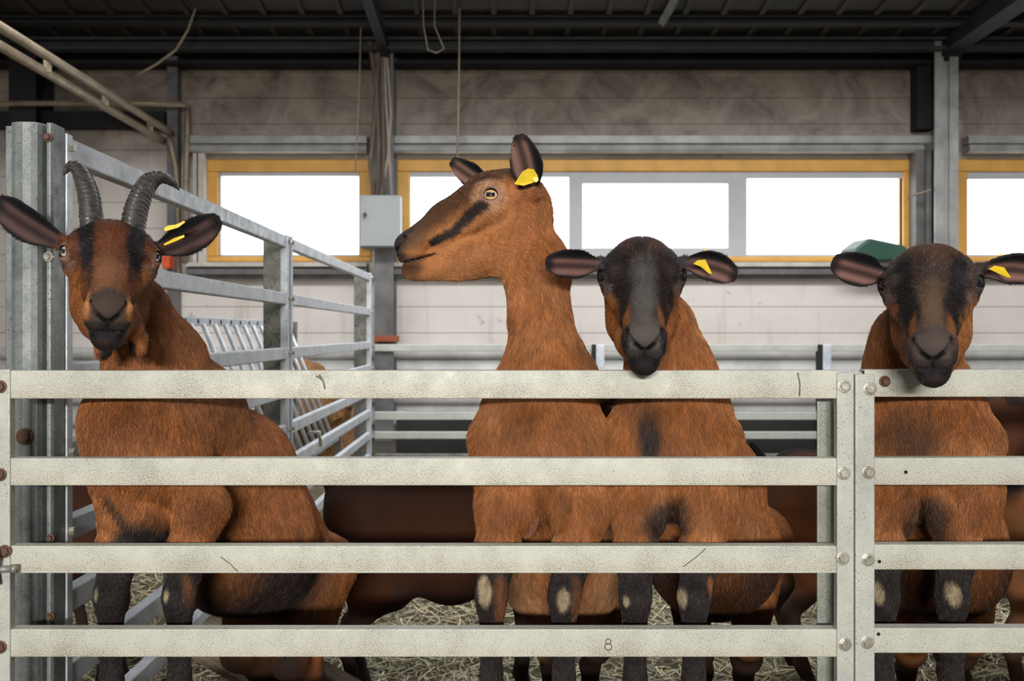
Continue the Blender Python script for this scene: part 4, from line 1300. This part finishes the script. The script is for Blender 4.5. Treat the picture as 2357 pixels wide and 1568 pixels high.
# ---------------- goat in profile (second from the left)
def w3(p): return np.array(p)
o2 = np.array((W(1134.5, 450, 1.95)[0], 2.015, W(0, 450, 1.95)[2]))
H2 = Head(o2 + np.array((-.008, 0, 0)), (-math.cos(.16), -math.sin(.16), 0.0), 0, 1.03, dome=.002, en=(.28, .06, .96), ek=1.14)
def body2(S, H):
    straddle(S, W(1241, 1012, 1.95), .124, W(1318, 1200, 2.45), [(W(1292, 890, 2.06), .075)], (1131, 1298), (1158, 1345),
             [(H.w(-.062, -.055), .066), (W(1232, 620, 2.0), .062), (W(1244, 740, 1.985), .053), (W(1260, 850, 1.985), .068), (W(1252, 960, 1.97), .100)],
             (W(1295, 1290, 2.2), .150), (W(1290, 1120, 2.18), .145))
    S.chain([(W(1285, 800, 2.04), .03), (W(1292, 880, 2.08), .055)], .05)
def paint2(v, L, H):
    col = base_coat(v, L, H)
    f, u, x = L.T
    hd = (f > -.12) & (u > -.2) & (np.abs(x) < .11)
    top = -.004 + .062 - np.clip(f, 0, 1) * .70
    col = lay(col, hd * sstep(f, -.08, 0) * .35, ORANGE_L * 1.05)
    m = hd * sstep(u - (.047 - np.clip(f, -.02, 1) * .78) + .006 * vnoise(v, 60, 0), -.044, -.004) * sstep(f, -.085, -.06)
    col = lay(col, m * .90, (.050, .024, .014))
    col = lay(col, m * sstep(f, .10, .15) * .6, (.10, .06, .04))
    eye_l = 1 - sstep(np.sqrt((f - .012) ** 2 + (u * 1.1) ** 2), .026, .042)
    col = lay(col, hd * eye_l * sstep(np.abs(x), .03, .05) * .75, (.50, .29, .16))
    col = stripe(col, L, v, [(.022, -.016, .05), (.050, -.038, .043), (.080, -.070, .035), (.116, -.090, .028)], .0120, .006, BLACK, amp=.97, plane='fu', ok=sstep(np.abs(x), .012, .022))
    col = muzzle(col, L, strength=.55)
    col = lay(col, hd * blob(L, (.150, -.139, 0), (.020, .010, .05)) * .6, BLACK)
    ml = -.1270 + (f - .18) * (-.22) - .25 * np.clip(.145 - f, 0, 1) * -.35
    col = lay(col, hd * sstep(f, .104, .114) * (1 - sstep(np.abs(u - ml), .0018, .0038)) * .95, BLACK)  # shade of the mouth slit painted as a dark line
    col = nostrils(col, L, H)
    col = eye_skin(col, L, H)
    # darker nape, throat line, armpits
    col = lay(col, sstep(v[:, 0], W(1285, 0, 2.0)[0], W(1330, 0, 2.0)[0]) * sstep(v[:, 2], .98, 1.06) * .5, ORANGE_D)
    col = legs_black(col, v, (1131, 1298), .680, .02, [(1116, 1360, 26, 58), (1297, 1376, 29, 50)])
    for kx_ in (1150, 1322): col = lay(col, blob(v, W(kx_, 1370, 1.86), (.012, .03, .04), .6) * .7, ORANGE)
    col = lay(col, blob(v, W(1238, 1225, 1.90), (.03, .06, .022)) * .8, (.55, .42, .25))
    col = lay(col, blob(v, W(1234, 1192, 1.88), (.012, .05, .022)) * .9, PINK)
    col = lay(col, sstep(v[:, 1], 2.02, 2.1) * .35, TAN)
    return hind_paint(col, v)
bn = H2.w(-.064, .004, .050)
ears2 = [Ear(root=H2.w(-.050, .010, .040), base=H2.w(-.074, .008, .060), tip=W(1194, 309, 1.93), n=(-.35, -1, .05), w=.034, cup=.50, bow=.006, tp=.30),
         Ear(root=H2.w(-.03, .02, -.045), base=H2.w(-.015, .034, -.070), tip=W(1038, 369, 2.10), n=(-.6, -.8, .1), w=.026, cup=.5, tp=.28)]
def P3(px, py, Y): return tuple(W(px, py, Y))
tag2 = [([P3(1184, 424, 1.915), P3(1203, 395, 1.913), P3(1216, 388, 1.915), P3(1229, 390, 1.918), P3(1238, 404, 1.922), P3(1240, 417, 1.924), P3(1205, 428, 1.918)], .0015),
        ([P3(1233 + 7 * math.cos(a), 413 + 7 * math.sin(a), 1.912) for a in np.linspace(0, 5.6, 9)], .006),
        ([P3(1182, 402, 1.95), P3(1183, 388, 1.955), P3(1188, 380, 1.955), P3(1188, 402, 1.95)], .0015)]
goat('chamois-brown goat with its head in profile, one ear up, behind the long gate', H2, body2, ears2, paint2, group=None, eye='amber', tags=[tag2])

# ---------------- black-faced goat in the middle
o3 = W(1477, 634, 1.80)
H3 = Head(o3, tocam(o3, .06, .165), 0, .965, dome=.012, wide=1.12, mz=1.16, ek=1.16)
def body3(S, H):
    straddle(S, W(1546, 1012, 1.95), .119, W(1662, 1240, 2.45), [(W(1560, 905, 2.05), .066)], (1462, 1597), (1466, 1632),
             [(H.w(-.065, -.055), .066), (W(1518, 760, 1.96), .060), (W(1542, 850, 1.98), .070), (W(1550, 940, 1.98), .095)],
             (W(1640, 1270, 2.2), .150), (W(1615, 1125, 2.18), .136), fwd=(-.25, -.97, 0))
def paint_front(kind):
    def paint(v, L, H):
        col = base_coat(v, L, H)
        f, u, x = L.T; ax = np.abs(x)
        hd = (f > -.13) & (u > -.2) & (ax < .12)
        nz_ = .004 * vnoise(v, 80, 0)
        # width of the dark mask along the face
        lim = np.interp(f, [-.12, -.02, .018, .040, .08, .13, .2], [.10, .10, .095, .060, .047, .041, .040])
        front = sstep(u - np.interp(f, [-.12, -.02, .02, .05, .08, .13, .2], [-.04, -.034, -.026, -.042, -.068, -.105, -.16]), -.008, .008)
        mask = hd * (1 - sstep(ax + nz_, lim - .004, lim + .004)) * front * sstep(f, -.11, -.08)
        if kind == 3:
            col = lay(col, mask * .97, BLACK * 1.15)
            mid = mask * (1 - sstep(ax + nz_, .010, .030)) * sstep(f, .02, .07)
            col = lay(col, mid * .6, (.105, .095, .088))
            col = lay(col, mask * (1 - sstep(f, -.02, .03)) * .45, (.055, .058, .066))
            br = mask * sstep(u, .030, .062) * (1 - sstep(np.abs(ax - .03) + nz_, .012, .03))
            col = lay(col, br * .55, (.13, .062, .040))
        elif kind == 4:
            col = lay(col, mask * .96, (.034, .026, .023))
            mid = mask * (1 - sstep(ax + nz_, .008, .026)) * sstep(f, .05, .10)
            col = lay(col, mid * .7, (.12, .070, .042))
            br = mask * sstep(u + .006 * vnoise(v, 50, 1), .030, .060)
            col = lay(col, br * .6, (.12, .050, .024))
            col = stripe(col, L, v, [(.02, 0, .046), (.06, 0, .038), (.10, 0, .031), (.13, 0, .026)], .014, .008, BLACK * .8, amp=.85, plane='fx', ok=front)
        else:
            col = lay(col, mask * .9, (.095, .031, .014))
            mid = mask * sstep(f, .06, .12) * (1 - sstep(ax, .015, .035))
            col = lay(col, mid * .7, (.16, .075, .038))
            col = stripe(col, L, v, [(-.085, 0, .030), (-.055, 0, .046), (-.015, 0, .043), (.03, 0, .039), (.07, 0, .034)], .027, .011, BLACK * 1.1, amp=.97, plane='fx', ok=sstep(u, -.035, -.015))
            col = stripe(col, L, v, [(.07, 0, .034), (.12, 0, .029)], .007, .004, BLACK * 1.6, amp=.7, plane='fx', ok=front)
            col = stripe(col, L, v, [(-.04, .060, .0), (.0, .058, .0)], .007, .003, BLACK * 1.4, amp=.7, absx=False)
            col = lay(col, hd * blob(L, (.03, -.035, .065), (.035, .03, .02)) * .6, (.30, .12, .05))
        # muzzle patches
        mz = hd * sstep(f, .105, .135)
        if kind != 1:
            rim = hd * sstep(f, .112, .125) * (1 - sstep(f, .150, .162)) * sstep(ax, .020, .027) * (1 - sstep(ax, .036, .042)) * sstep(u, -.105, -.09)
            col = lay(col, mz * .85 * (1 - sstep(u, -.095, -.08)), BLACK * 1.3 if kind == 3 else np.array((.045, .030, .025)))
            col = lay(col, rim * .55, ORANGE * 1.05)
            col = lay(col, hd * blob(np.stack([f, u, ax], 1), (.150, -.118, .036), (.010, .012, .012)) * .8, ORANGE)
        else:
            col = lay(col, mz * .7 * (1 - sstep(u, -.115, -.100)), BLACK * 1.5)
            rim = hd * sstep(f, .125, .135) * (1 - sstep(f, .172, .18)) * sstep(ax, .026, .032) * sstep(u, -.112, -.10)
            col = lay(col, rim * .7, ORANGE_L)
        col = muzzle(col, L, pad={3: (.080, .068, .060), 4: (.068, .052, .045), 1: (.045, .036, .031)}[kind])
        pinkt = hd * blob(np.stack([f, u, ax], 1), (.032, -.022, .060), (.018, .014, .02)) * .5
        col = lay(col, pinkt, (.22, .15, .13))
        col = nostrils(col, L, H)
        return eye_skin(col, L, H, c1=(.085, .06, .05) if kind != 1 else (.30, .17, .11))
    return paint
def paint3(v, L, H):
    col = paint_front(3)(v, L, H)
    c = W(1502, 1003, 1.83); col = lay(col, blob(v, c + (0, 0, 0), (.021, .10, .062), .5) * (L[:, 1] < -.18) * .93, BLACK * 1.4)
    c = W(1495, 930, 1.86); col = lay(col, blob(v, c, (.045, .09, .035), .6) * .35, BROWN)
    col = lay(col, blob(v, W(1530, 1190, 1.87), (.045, .10, .055), .3) * .92, DARKN)  # shade of the crease between the forelegs painted into the coat
    col = legs_black(col, v, (1462, 1597), .690, .02, [(1441, 1378, 13, 22), (1572, 1373, 21, 42)])
    col = lay(col, blob(v, W(1628, 1335, 1.87), (.008, .03, .02), .5) * .8, ORANGE)
    col = belly_dark(col, v, None, .62, .70, BROWN * .26)
    return hind_paint(col, v)
paint3.ear_dark = .35
ears3 = [Ear(root=H3.w(-.040, .008, -.055), base=H3.w(-.040, .018, -.078), tip=W(1256, 604, 1.78), n=(-.1, -1, -.2), w=.026, cup=.36),
         Ear(root=H3.w(-.040, .008, .055), base=H3.w(-.040, .018, .078), tip=W(1697, 634, 1.79), n=(.1, -1, -.35), w=.027, cup=.50, bow=.010)]
tag3 = [([P3(1596, 608, 1.765), P3(1606, 600, 1.763), P3(1624, 598, 1.765), P3(1640, 632, 1.768), P3(1632, 630, 1.768), P3(1612, 614, 1.766)], .0015),
        ([P3(1618, 577, 1.80), P3(1625, 573, 1.80), P3(1634, 582, 1.80), P3(1620, 580, 1.80)], .004)]
goat('black-faced goat looking at the camera with its chin on the long gate', H3, body3, ears3, paint3, eye='dark', tags=[tag3], eyeR=.0150)

# ---------------- brown-black-faced goat at the right
o4 = W(2141, 652, 1.70)
H4 = Head(o4, tocam(o4, .02, .13), -.02, .965, dome=.010, wide=1.20, mz=1.14, ek=1.14)
def body4(S, H):
    straddle(S, W(2131, 1012, 1.95), .117, W(2150, 1225, 2.45), [(W(2135, 900, 2.05), .085)], (2030, 2190), (2030, 2212),
             [(H.w(-.065, -.055), .066), (W(2100, 790, 1.93), .066), (W(2094, 855, 1.95), .072), (W(2120, 950, 1.97), .10)],
             (W(2160, 1275, 2.2), .148), (W(2150, 1120, 2.18), .140), fwd=(-.18, -.98, 0))
def paint4(v, L, H):
    col = paint_front(4)(v, L, H)
    c = W(2108, 1000, 1.83); col = lay(col, blob(v, c, (.045, .09, .045), .7) * (L[:, 1] < -.18) * .75, (.07, .04, .025))
    col = lay(col, blob(v, W(2122, 1195, 1.87), (.055, .10, .05), .3) * .85, DARKN)  # dark crease between the forelegs, its shade painted in the coat
    col = legs_black(col, v, (2030, 2190), .690, .02, [(2021, 1362, 22, 46), (2192, 1364, 34, 50)])
    col = belly_dark(col, v, None, .62, .69, BROWN * .35, y0=2.0)
    return hind_paint(col, v)
ears4 = [Ear(root=H4.w(-.040, .006, -.055), base=H4.w(-.040, .012, -.076), tip=W(1915, 603, 1.72), n=(-.1, -1, -.2), w=.028, cup=.38),
         Ear(root=H4.w(-.040, .008, .055), base=H4.w(-.040, .016, .078), tip=W(2385, 625, 1.72), n=(.1, -1, -.35), w=.027, cup=.50, bow=.008)]
tag4 = [([P3(2276, 620, 1.665), P3(2290, 612, 1.663), P3(2312, 616, 1.665), P3(2328, 640, 1.668), P3(2316, 638, 1.668), P3(2294, 628, 1.666)], .0015),
        ([P3(2298, 590, 1.70), P3(2306, 584, 1.70), P3(2318, 594, 1.70), P3(2300, 593, 1.70)], .004)]
goat('dark-faced goat looking at the camera over the gate on the right', H4, body4, ears4, paint4, eye='dark', tags=[tag4])

# ---------------- horned goat at the left
o1 = W(256, 587, 1.73)
wat = ((( .01, -.155, .030), (.022, -.235, .050), .012, .0155), ((.01, -.155, -.03), (.03, -.235, -.022), .012, .015))
H1 = Head(o1, tocam(o1, -.02, .075), .035, .965, dome=.006, wide=1.21, mz=1.12, ek=1.06)
def body1(S, H):
    f = nrm(np.array((-.40, -.92, 0)))
    straddle(S, W(350, 1005, 1.95), .122, W(660, 1300, 2.42), [(W(450, 945, 2.06), .098), (W(325, 960, 1.94), .080)], (256, 413), (290, 462),
             [(H.w(-.065, -.058), .068), (W(306, 725, 1.90), .060), (W(358, 830, 1.96), .085), (W(365, 930, 1.97), .108)],
             (W(560, 1250, 2.2), .165), (W(520, 1100, 2.2), .160), fwd=(-.42, -.91, 0), rr=.128, rsp=.095, pect=False, shx=.075)
    S.chain([(W(272, 975, 1.93), .055), (W(298, 1080, 1.90), .052)], .05)
    S.ell(W(352, 1185, 1.94), (.052, .085, .060), None, .03)
    # wattles under the throat
    S.chain([(W(306, 748, 1.78), .013), (W(317, 780, 1.72), .0145), (W(318, 803, 1.70), .0125)], .006)
    S.chain([(W(238, 770, 1.78), .013), (W(237, 806, 1.745), .0125)], .008)
def paint1(v, L, H):
    col = paint_front(1)(v, L, H)
    nk = (L[:, 0] < -.02) & (v[:, 2] > 1.0)
    col = lay(col, sstep(v[:, 0], W(330, 0, 1.95)[0], W(420, 0, 1.95)[0]) * sstep(v[:, 2], .80, 1.0) * (1 - sstep(L[:, 0], -.10, -.07)) * .55, ORANGE_D * 1.05)
    # the dark tips of the wattles
    col = lay(col, blob(v, W(308, 806, 1.70), (.010, .03, .013), .3), BLACK)
    col = lay(col, blob(v, W(246, 812, 1.74), (.008, .03, .012), .3), BLACK)
    # black brisket and flank line
    col = lay(col, blob(v, W(358, 1222, 1.93), (.052, .16, .052), .25) * .96, BLACK * 1.5)
    d = np.abs((v[:, 0] - W(292, 0, 1.9)[0]) - (W(0, 1150, 1.9)[2] - v[:, 2]) * .75)
    col = lay(col, (1 - sstep(d, .006, .016)) * (v[:, 1] < 1.93) * sstep(v[:, 2], .72, .74) * (1 - sstep(v[:, 2], .795, .82)) * .8, DARKN)
    col = legs_black(col, v, (256, 413), .690, .02, [(224, 1363, 11, 30), (386, 1366, 15, 30)])
    col = lay(col, blob(v, W(440, 1345, 1.87), (.010, .03, .035), .6) * .85, ORANGE)
    col = belly_dark(col, v, None, .62, .66, BLACK * 1.1, y0=1.99)
    col = hind_paint(col, v)
    return col
paint1.ear_dark = .72
ears1 = [Ear(root=H1.w(-.040, .010, -.052), base=H1.w(-.040, .014, -.076), tip=W(-8, 462, 1.74), n=(-.1, -1, -.15), w=.030, cup=.40, bow=-.004),
         Ear(root=H1.w(-.040, .010, .052), base=H1.w(-.040, .014, .076), tip=W(506, 503, 1.73), n=(.1, -1, -.25), w=.028, cup=.36, bow=-.006)]
tag1 = [([P3(376, 526, 1.675), P3(386, 519, 1.675), P3(404, 517, 1.675), P3(424, 508, 1.676), P3(426, 512, 1.676), P3(410, 524, 1.675), P3(380, 533, 1.675)], .004),
        ([P3(377, 562, 1.665), P3(400, 549, 1.664), P3(424, 541, 1.665), P3(425, 546, 1.665), P3(404, 556, 1.664), P3(378, 566, 1.665)], .0015)]
horn_l = ([W(214, 545, 1.775), W(211, 505, 1.78), W(207, 462, 1.79), W(199, 430, 1.80), W(188, 402, 1.815), W(173, 383, 1.825), W(158, 386, 1.825), W(146, 403, 1.82)], [.021, .021, .0200, .0180, .0155, .0125, .0085, .0015])
horn_r = ([W(306, 545, 1.775), W(309, 505, 1.78), W(318, 470, 1.79), W(330, 440, 1.80), W(347, 417, 1.82), W(372, 408, 1.835), W(396, 420, 1.85), W(413, 438, 1.86)], [.022, .022, .0210, .0190, .0165, .0130, .0085, .0012])
goat('horned goat with wattles and brown-and-black face at the left end of the gate', H1, body1, ears1, paint1, eye='pale', tags=[tag1], horns=[horn_l, horn_r])
# ================================================================ THE HERD FARTHER BACK
def herd_goat(label, x, y, yaw, s=1.0, back=(.11, .045, .02), side=(.20, .075, .028), dark=.5, head=(.47, .90), hyaw=0.0, pitch=.15, group='goats farther back in the pens', stripe_c=BLACK, z0=.02):
    c_, s_ = math.cos(yaw), math.sin(yaw)
    def T(a, b, z): return np.array((x + s * (a * c_ - b * s_), y + s * (a * s_ + b * c_), z0 + s * z))
    S = Sdf()
    S.chain([(T(-.26, 0, .60), .115 * s), (T(-.05, 0, .565), .135 * s), (T(.18, 0, .585), .120 * s), (T(.27, 0, .60), .095 * s)], .05)
    S.chain([(T(-.22, 0, .50), .10 * s), (T(0, 0, .46), .145 * s), (T(.20, 0, .50), .10 * s)], .06)
    S.chain([(T(.26, 0, .60), .085 * s), (T((.26 + head[0]) / 2 + .02, 0, (.62 + head[1]) / 2), .060 * s), (T(head[0] - .05, 0, head[1] - .05), .052 * s)], .04)
    for b in (-.075, .075):
        S.cone(T(.22, b, .60), T(.20, b, .40), .055 * s, .045 * s, .03)
        S.chain([(T(.20, b, .40), .042 * s), (T(.215, b, .27), .026 * s)], .02)
        S.chain([(T(.215, b, .27), .026 * s), (T(.21, b, .16), .018 * s), (T(.205, b, .07), .022 * s), (T(.225, b, .02), .022 * s)], .012)
        S.cone(T(-.24, b, .58), T(-.17, b, .36), .085 * s, .062 * s, .05)
        S.cone(T(-.28, b, .56), T(-.25, b, .34), .075 * s, .050 * s, .05)
        S.chain([(T(-.19, b, .36), .052 * s), (T(-.31, b, .225), .026 * s)], .02)
        S.chain([(T(-.31, b, .225), .026 * s), (T(-.285, b, .13), .018 * s), (T(-.275, b, .06), .022 * s), (T(-.255, b, .018), .022 * s)], .012)
    S.cone(T(-.36, 0, .66), T(-.41, 0, .73), .020 * s, .010 * s, .02)
    hy = yaw + hyaw
    H = Head(T(head[0], 0, head[1]), (math.cos(hy) * math.cos(pitch), math.sin(hy) * math.cos(pitch), -math.sin(pitch)), 0, .95 * s)
    H.build(S)
    ears = [Ear(root=H.w(-.045, .01, .05 * q_), base=H.w(-.05, .016, .07 * q_), tip=H.w(-.075, .05, .20 * q_), n=tuple(H.F + .3 * H.U), w=.027, cup=.4) for q_ in (-1, 1)]
    for e in ears:
        S.cone(e.root, e.base, e.r0, e.r1, .015); e.th = .004
        S.fn(e.sdf, e.base + e.a * e.L * .5, e.L * .62, .006, 'add')
    pts = np.array([p for q_ in S.p if q_[0] == 'cone' for p in (q_[1], q_[2])])
    v, q_ = S.mesh(pts.min(0) - .2, pts.max(0) + .2, .0065)
    L = H.local(v)
    a_ = ((v[:, 0] - x) * c_ + (v[:, 1] - y) * s_) / s; b_ = (-(v[:, 0] - x) * s_ + (v[:, 1] - y) * c_) / s; zz = (v[:, 2] - z0) / s
    col = np.tile(np.array(side), (len(v), 1))
    col = lay(col, sstep(zz, .48, .66) * .6, back)
    top = sstep(zz, .60, .68) * (1 - sstep(np.abs(b_), .02, .045)) * (a_ < .3)
    col = lay(col, top, stripe_c)
    col = lay(col, sstep(vnoise(v, 8, 1), 0, 1) * .3 * dark, DARKN)
    col = lay(col, (1 - sstep(zz, .24, .34)) * .85, DARKN * 1.3)
    col = lay(col, (1 - sstep(zz, .34, .44)) * (np.abs(a_) < .16) * .5 * dark, DARKN)
    hd = (L[:, 0] > -.1) & (L[:, 1] > -.2) & (np.abs(L[:, 2]) < .1)
    col = lay(col, hd * sstep(L[:, 1] - np.interp(L[:, 0], [-.1, .02, .08, .13], [0, .01, -.03, -.07]), -.01, .01) * .85, DARKN)
    col = muzzle(col, L); col = eye_skin(col, L, H)
    for e in ears:
        t, ox, oz, w_, kap, g = e.coords(v)
        m = (t > .03) & (t < 1.05) & (np.abs(ox) < w_ + .01) & (np.abs(oz - g) < .012)
        col = lay(col, m * .85, DARKN * 1.5)
    off = np.array((x, y, float(v[:, 2].min())))
    root = empty('goat', off, label=label, cat='goat', group=group)
    ob = bpy.data.objects.new('body', np_mesh('body', v - off, q_, M_COAT, np.clip(col, 0, 1))); COL.objects.link(ob); ob.parent = root
    for c, n, xx in H.eyes: add_eye(root, c, n, 'dark', .0145 * H.s, off)
    return root
herd_goat('dark brown goat standing side-on between the horned goat and the goat in profile', -.14, 2.88, 0.0, .98, back=(.014, .007, .005), side=(.050, .017, .007), dark=1.0, head=(.44, .88), hyaw=.5)
herd_goat('brown goat mostly hidden behind the post where the two gates meet', 1.20, 3.12, 0.0, 1.0, back=(.05, .022, .014), side=(.16, .058, .024), dark=.8, head=(.42, .84), hyaw=.5)
herd_goat('reddish-brown goat standing behind the goat at the right with its legs in view', 1.74, 2.78, .20, .98, back=(.15, .055, .02), side=(.26, .11, .045), dark=.2)
herd_goat('grey-black goat with a bluish sheen painted on its back at the right edge', 1.86, 3.52, .1, 1.12, back=(.12, .13, .165), side=(.075, .045, .038), dark=1.0, stripe_c=(.14, .155, .20))  # pale blue back and stripe colours paint the sheen on the coat
herd_goat('brown goat farthest back at the right edge', 2.30, 4.3, .15, 1.18, back=(.09, .035, .018), side=(.17, .07, .03), dark=.5)
herd_goat('dark goat in the neighbouring pen behind the side fence', -1.36, 2.95, 0.1, .98, back=(.03, .012, .008), side=(.06, .022, .010), dark=1.0, head=(.24, .86), hyaw=.2)
herd_goat('brown-legged goat lying low beyond the side fence near the corner post', -1.30, 3.60, .9, .92, back=(.05, .02, .012), side=(.14, .05, .02), dark=.9, head=(.40, .60), hyaw=.3, pitch=.6)

# ---------------------------------------------------------------- straw bedding
k = N('trodden_straw')
k.set('Base Color', k.ramp(k.noise(38, 5, .75), (.30, (.040, .032, .018)), (.5, (.15, .125, .07)), (.72, (.30, .25, .14)))).set('Roughness', .9)
k.bump(k.noise(45, 4, .7), 1.0, .03)
gx_, gy_ = 160, 120
xs_ = np.linspace(-6.5, 7.5, gx_); ys_ = np.linspace(2.08, 7.4, gy_)
XX, YY = np.meshgrid(xs_, ys_, indexing='ij'); PP = np.stack([XX.ravel(), YY.ravel(), 0 * XX.ravel()], 1)
PP[:, 2] = .016 + .009 * vnoise(PP, 5, 0) + .005 * vnoise(PP, 17, 1)
PP[:, 2] = np.clip(PP[:, 2], .003, .05)
ii, jj = np.meshgrid(np.arange(gx_ - 1), np.arange(gy_ - 1), indexing='ij'); b0 = (ii * gy_ + jj).ravel()
QQ = np.stack([b0, b0 + gy_, b0 + gy_ + 1, b0 + 1], 1)
o = bpy.data.objects.new('straw_bedding', np_mesh('straw_bedding', PP, QQ, k.m)); COL.objects.link(o)
tag(o, 'trodden straw bedding covering the floor of the pen', 'straw', kind='stuff')
rs = np.random.default_rng(11)
n = 30000
cx_ = rs.uniform(-1.6, 2.2, n); cy_ = 2.1 + 3.4 * rs.random(n) ** 1.1
ln = rs.uniform(.03, .12, n); an = rs.uniform(0, 2 * math.pi, n); wd = rs.uniform(.0012, .0026, n)
zb_ = .02 + rs.random(n) ** 2 * .035; tilt = rs.normal(0, .25, n); bend = rs.normal(0, .25, n)
V = np.zeros((n, 4, 2, 3))
for k2, t in enumerate((-.5, -.17, .17, .5)):
    a2 = an + bend * t
    dx, dy = np.cos(a2), np.sin(a2)
    px2 = cx_ + dx * ln * t; py2 = cy_ + dy * ln * t; pz2 = np.maximum(.008, zb_ + tilt * ln * t + bend * .1 * ln * (.25 - t * t))
    for m, sg in enumerate((-1, 1)):
        V[:, k2, m] = np.stack([px2 - dy * wd * sg, py2 + dx * wd * sg, pz2 + .0008 * sg], 1)
V = V.reshape(-1, 3); b0 = (np.arange(n) * 8)[:, None] + np.arange(3)[None] * 2
b0 = b0.ravel(); QQ = np.stack([b0, b0 + 1, b0 + 3, b0 + 2], 1)
sc_ = np.array((.42, .36, .21))[None] * np.exp(rs.normal(0, .38, (n, 1))) * (1 + rs.normal(0, .06, (n, 3)))
sc_ = np.repeat(sc_, 8, 0)
k = N('straw_stalk'); a2 = k.n.new('ShaderNodeAttribute'); a2.attribute_name = 'coat'
k.set('Base Color', a2.outputs['Color']).set('Roughness', .55)
o = bpy.data.objects.new('loose_straw', np_mesh('loose_straw', V, QQ, k.m, np.clip(sc_, .01, .8), smooth=False)); COL.objects.link(o)
tag(o, 'loose straw stalks scattered over the bedding', 'straw', kind='stuff')
# pale board lying by the horned goat
bm = newbm()
M4 = Matrix.Translation((-.60, 2.66, .20)) @ Matrix.Rotation(math.radians(-14), 4, 'Z') @ Matrix.Rotation(math.radians(24), 4, 'Y') @ Matrix.Rotation(math.radians(28), 4, 'X')
# (rests against the kerb side of the pen, one end in the straw)
for i in range(1):
    box(bm, -.24, .24, -.09, .09, -.014, .014)
k = N('weathered_board')
k.set('Base Color', k.ramp(k.noise(14, 5, .7, vec=k.mapping((1, 14, 1))), (.3, (.10, .075, .05)), (.65, (.36, .29, .21)))).set('Roughness', .8)
o = link_bm('wooden_board', bm, k.m, bevel=.004); o.matrix_world = M4
tag(o, 'pale weathered wooden board slanting by the hind feet of the horned goat', 'board')
# hay beyond the side fence
rs = np.random.default_rng(5)
S = Sdf()
for i in range(14):
    S.ell((-1.45 + rs.uniform(-.35, .30), 7.35 + rs.uniform(-.25, .25), .16 + .62 * rs.random()), rs.uniform(.12, .24, 3), None, .08)
S.ell((-1.45, 7.35, .2), (.5, .35, .42), None, .1)
v, q_ = S.mesh((-2.3, 6.6, -.1), (-.5, 8.0, 1.2), .02)
v = v + .018 * np.stack([vnoise(v, 30, i) for i in range(3)], 1); v[:, 2] = np.maximum(v[:, 2], .0)
hc_ = np.array((.36, .17, .05))[None] * (1 + .35 * vnoise(v, 40, 2)[:, None])
k = N('golden_hay'); a2 = k.n.new('ShaderNodeAttribute'); a2.attribute_name = 'coat'
k.set('Base Color', k.mix(k.ramp(k.noise(70, 4, .8), (.4, 0), (.6, 1)), a2.outputs['Color'], (.16, .08, .03))).set('Roughness', .9); k.bump(k.noise(90, 3, .7), 1, .02)
o = bpy.data.objects.new('hay_heap', np_mesh('hay_heap', v, q_, k.m, np.clip(hc_, 0, 1))); COL.objects.link(o)
tag(o, 'heap of golden-brown hay beyond the far panel of the side fence', 'hay', kind='stuff')
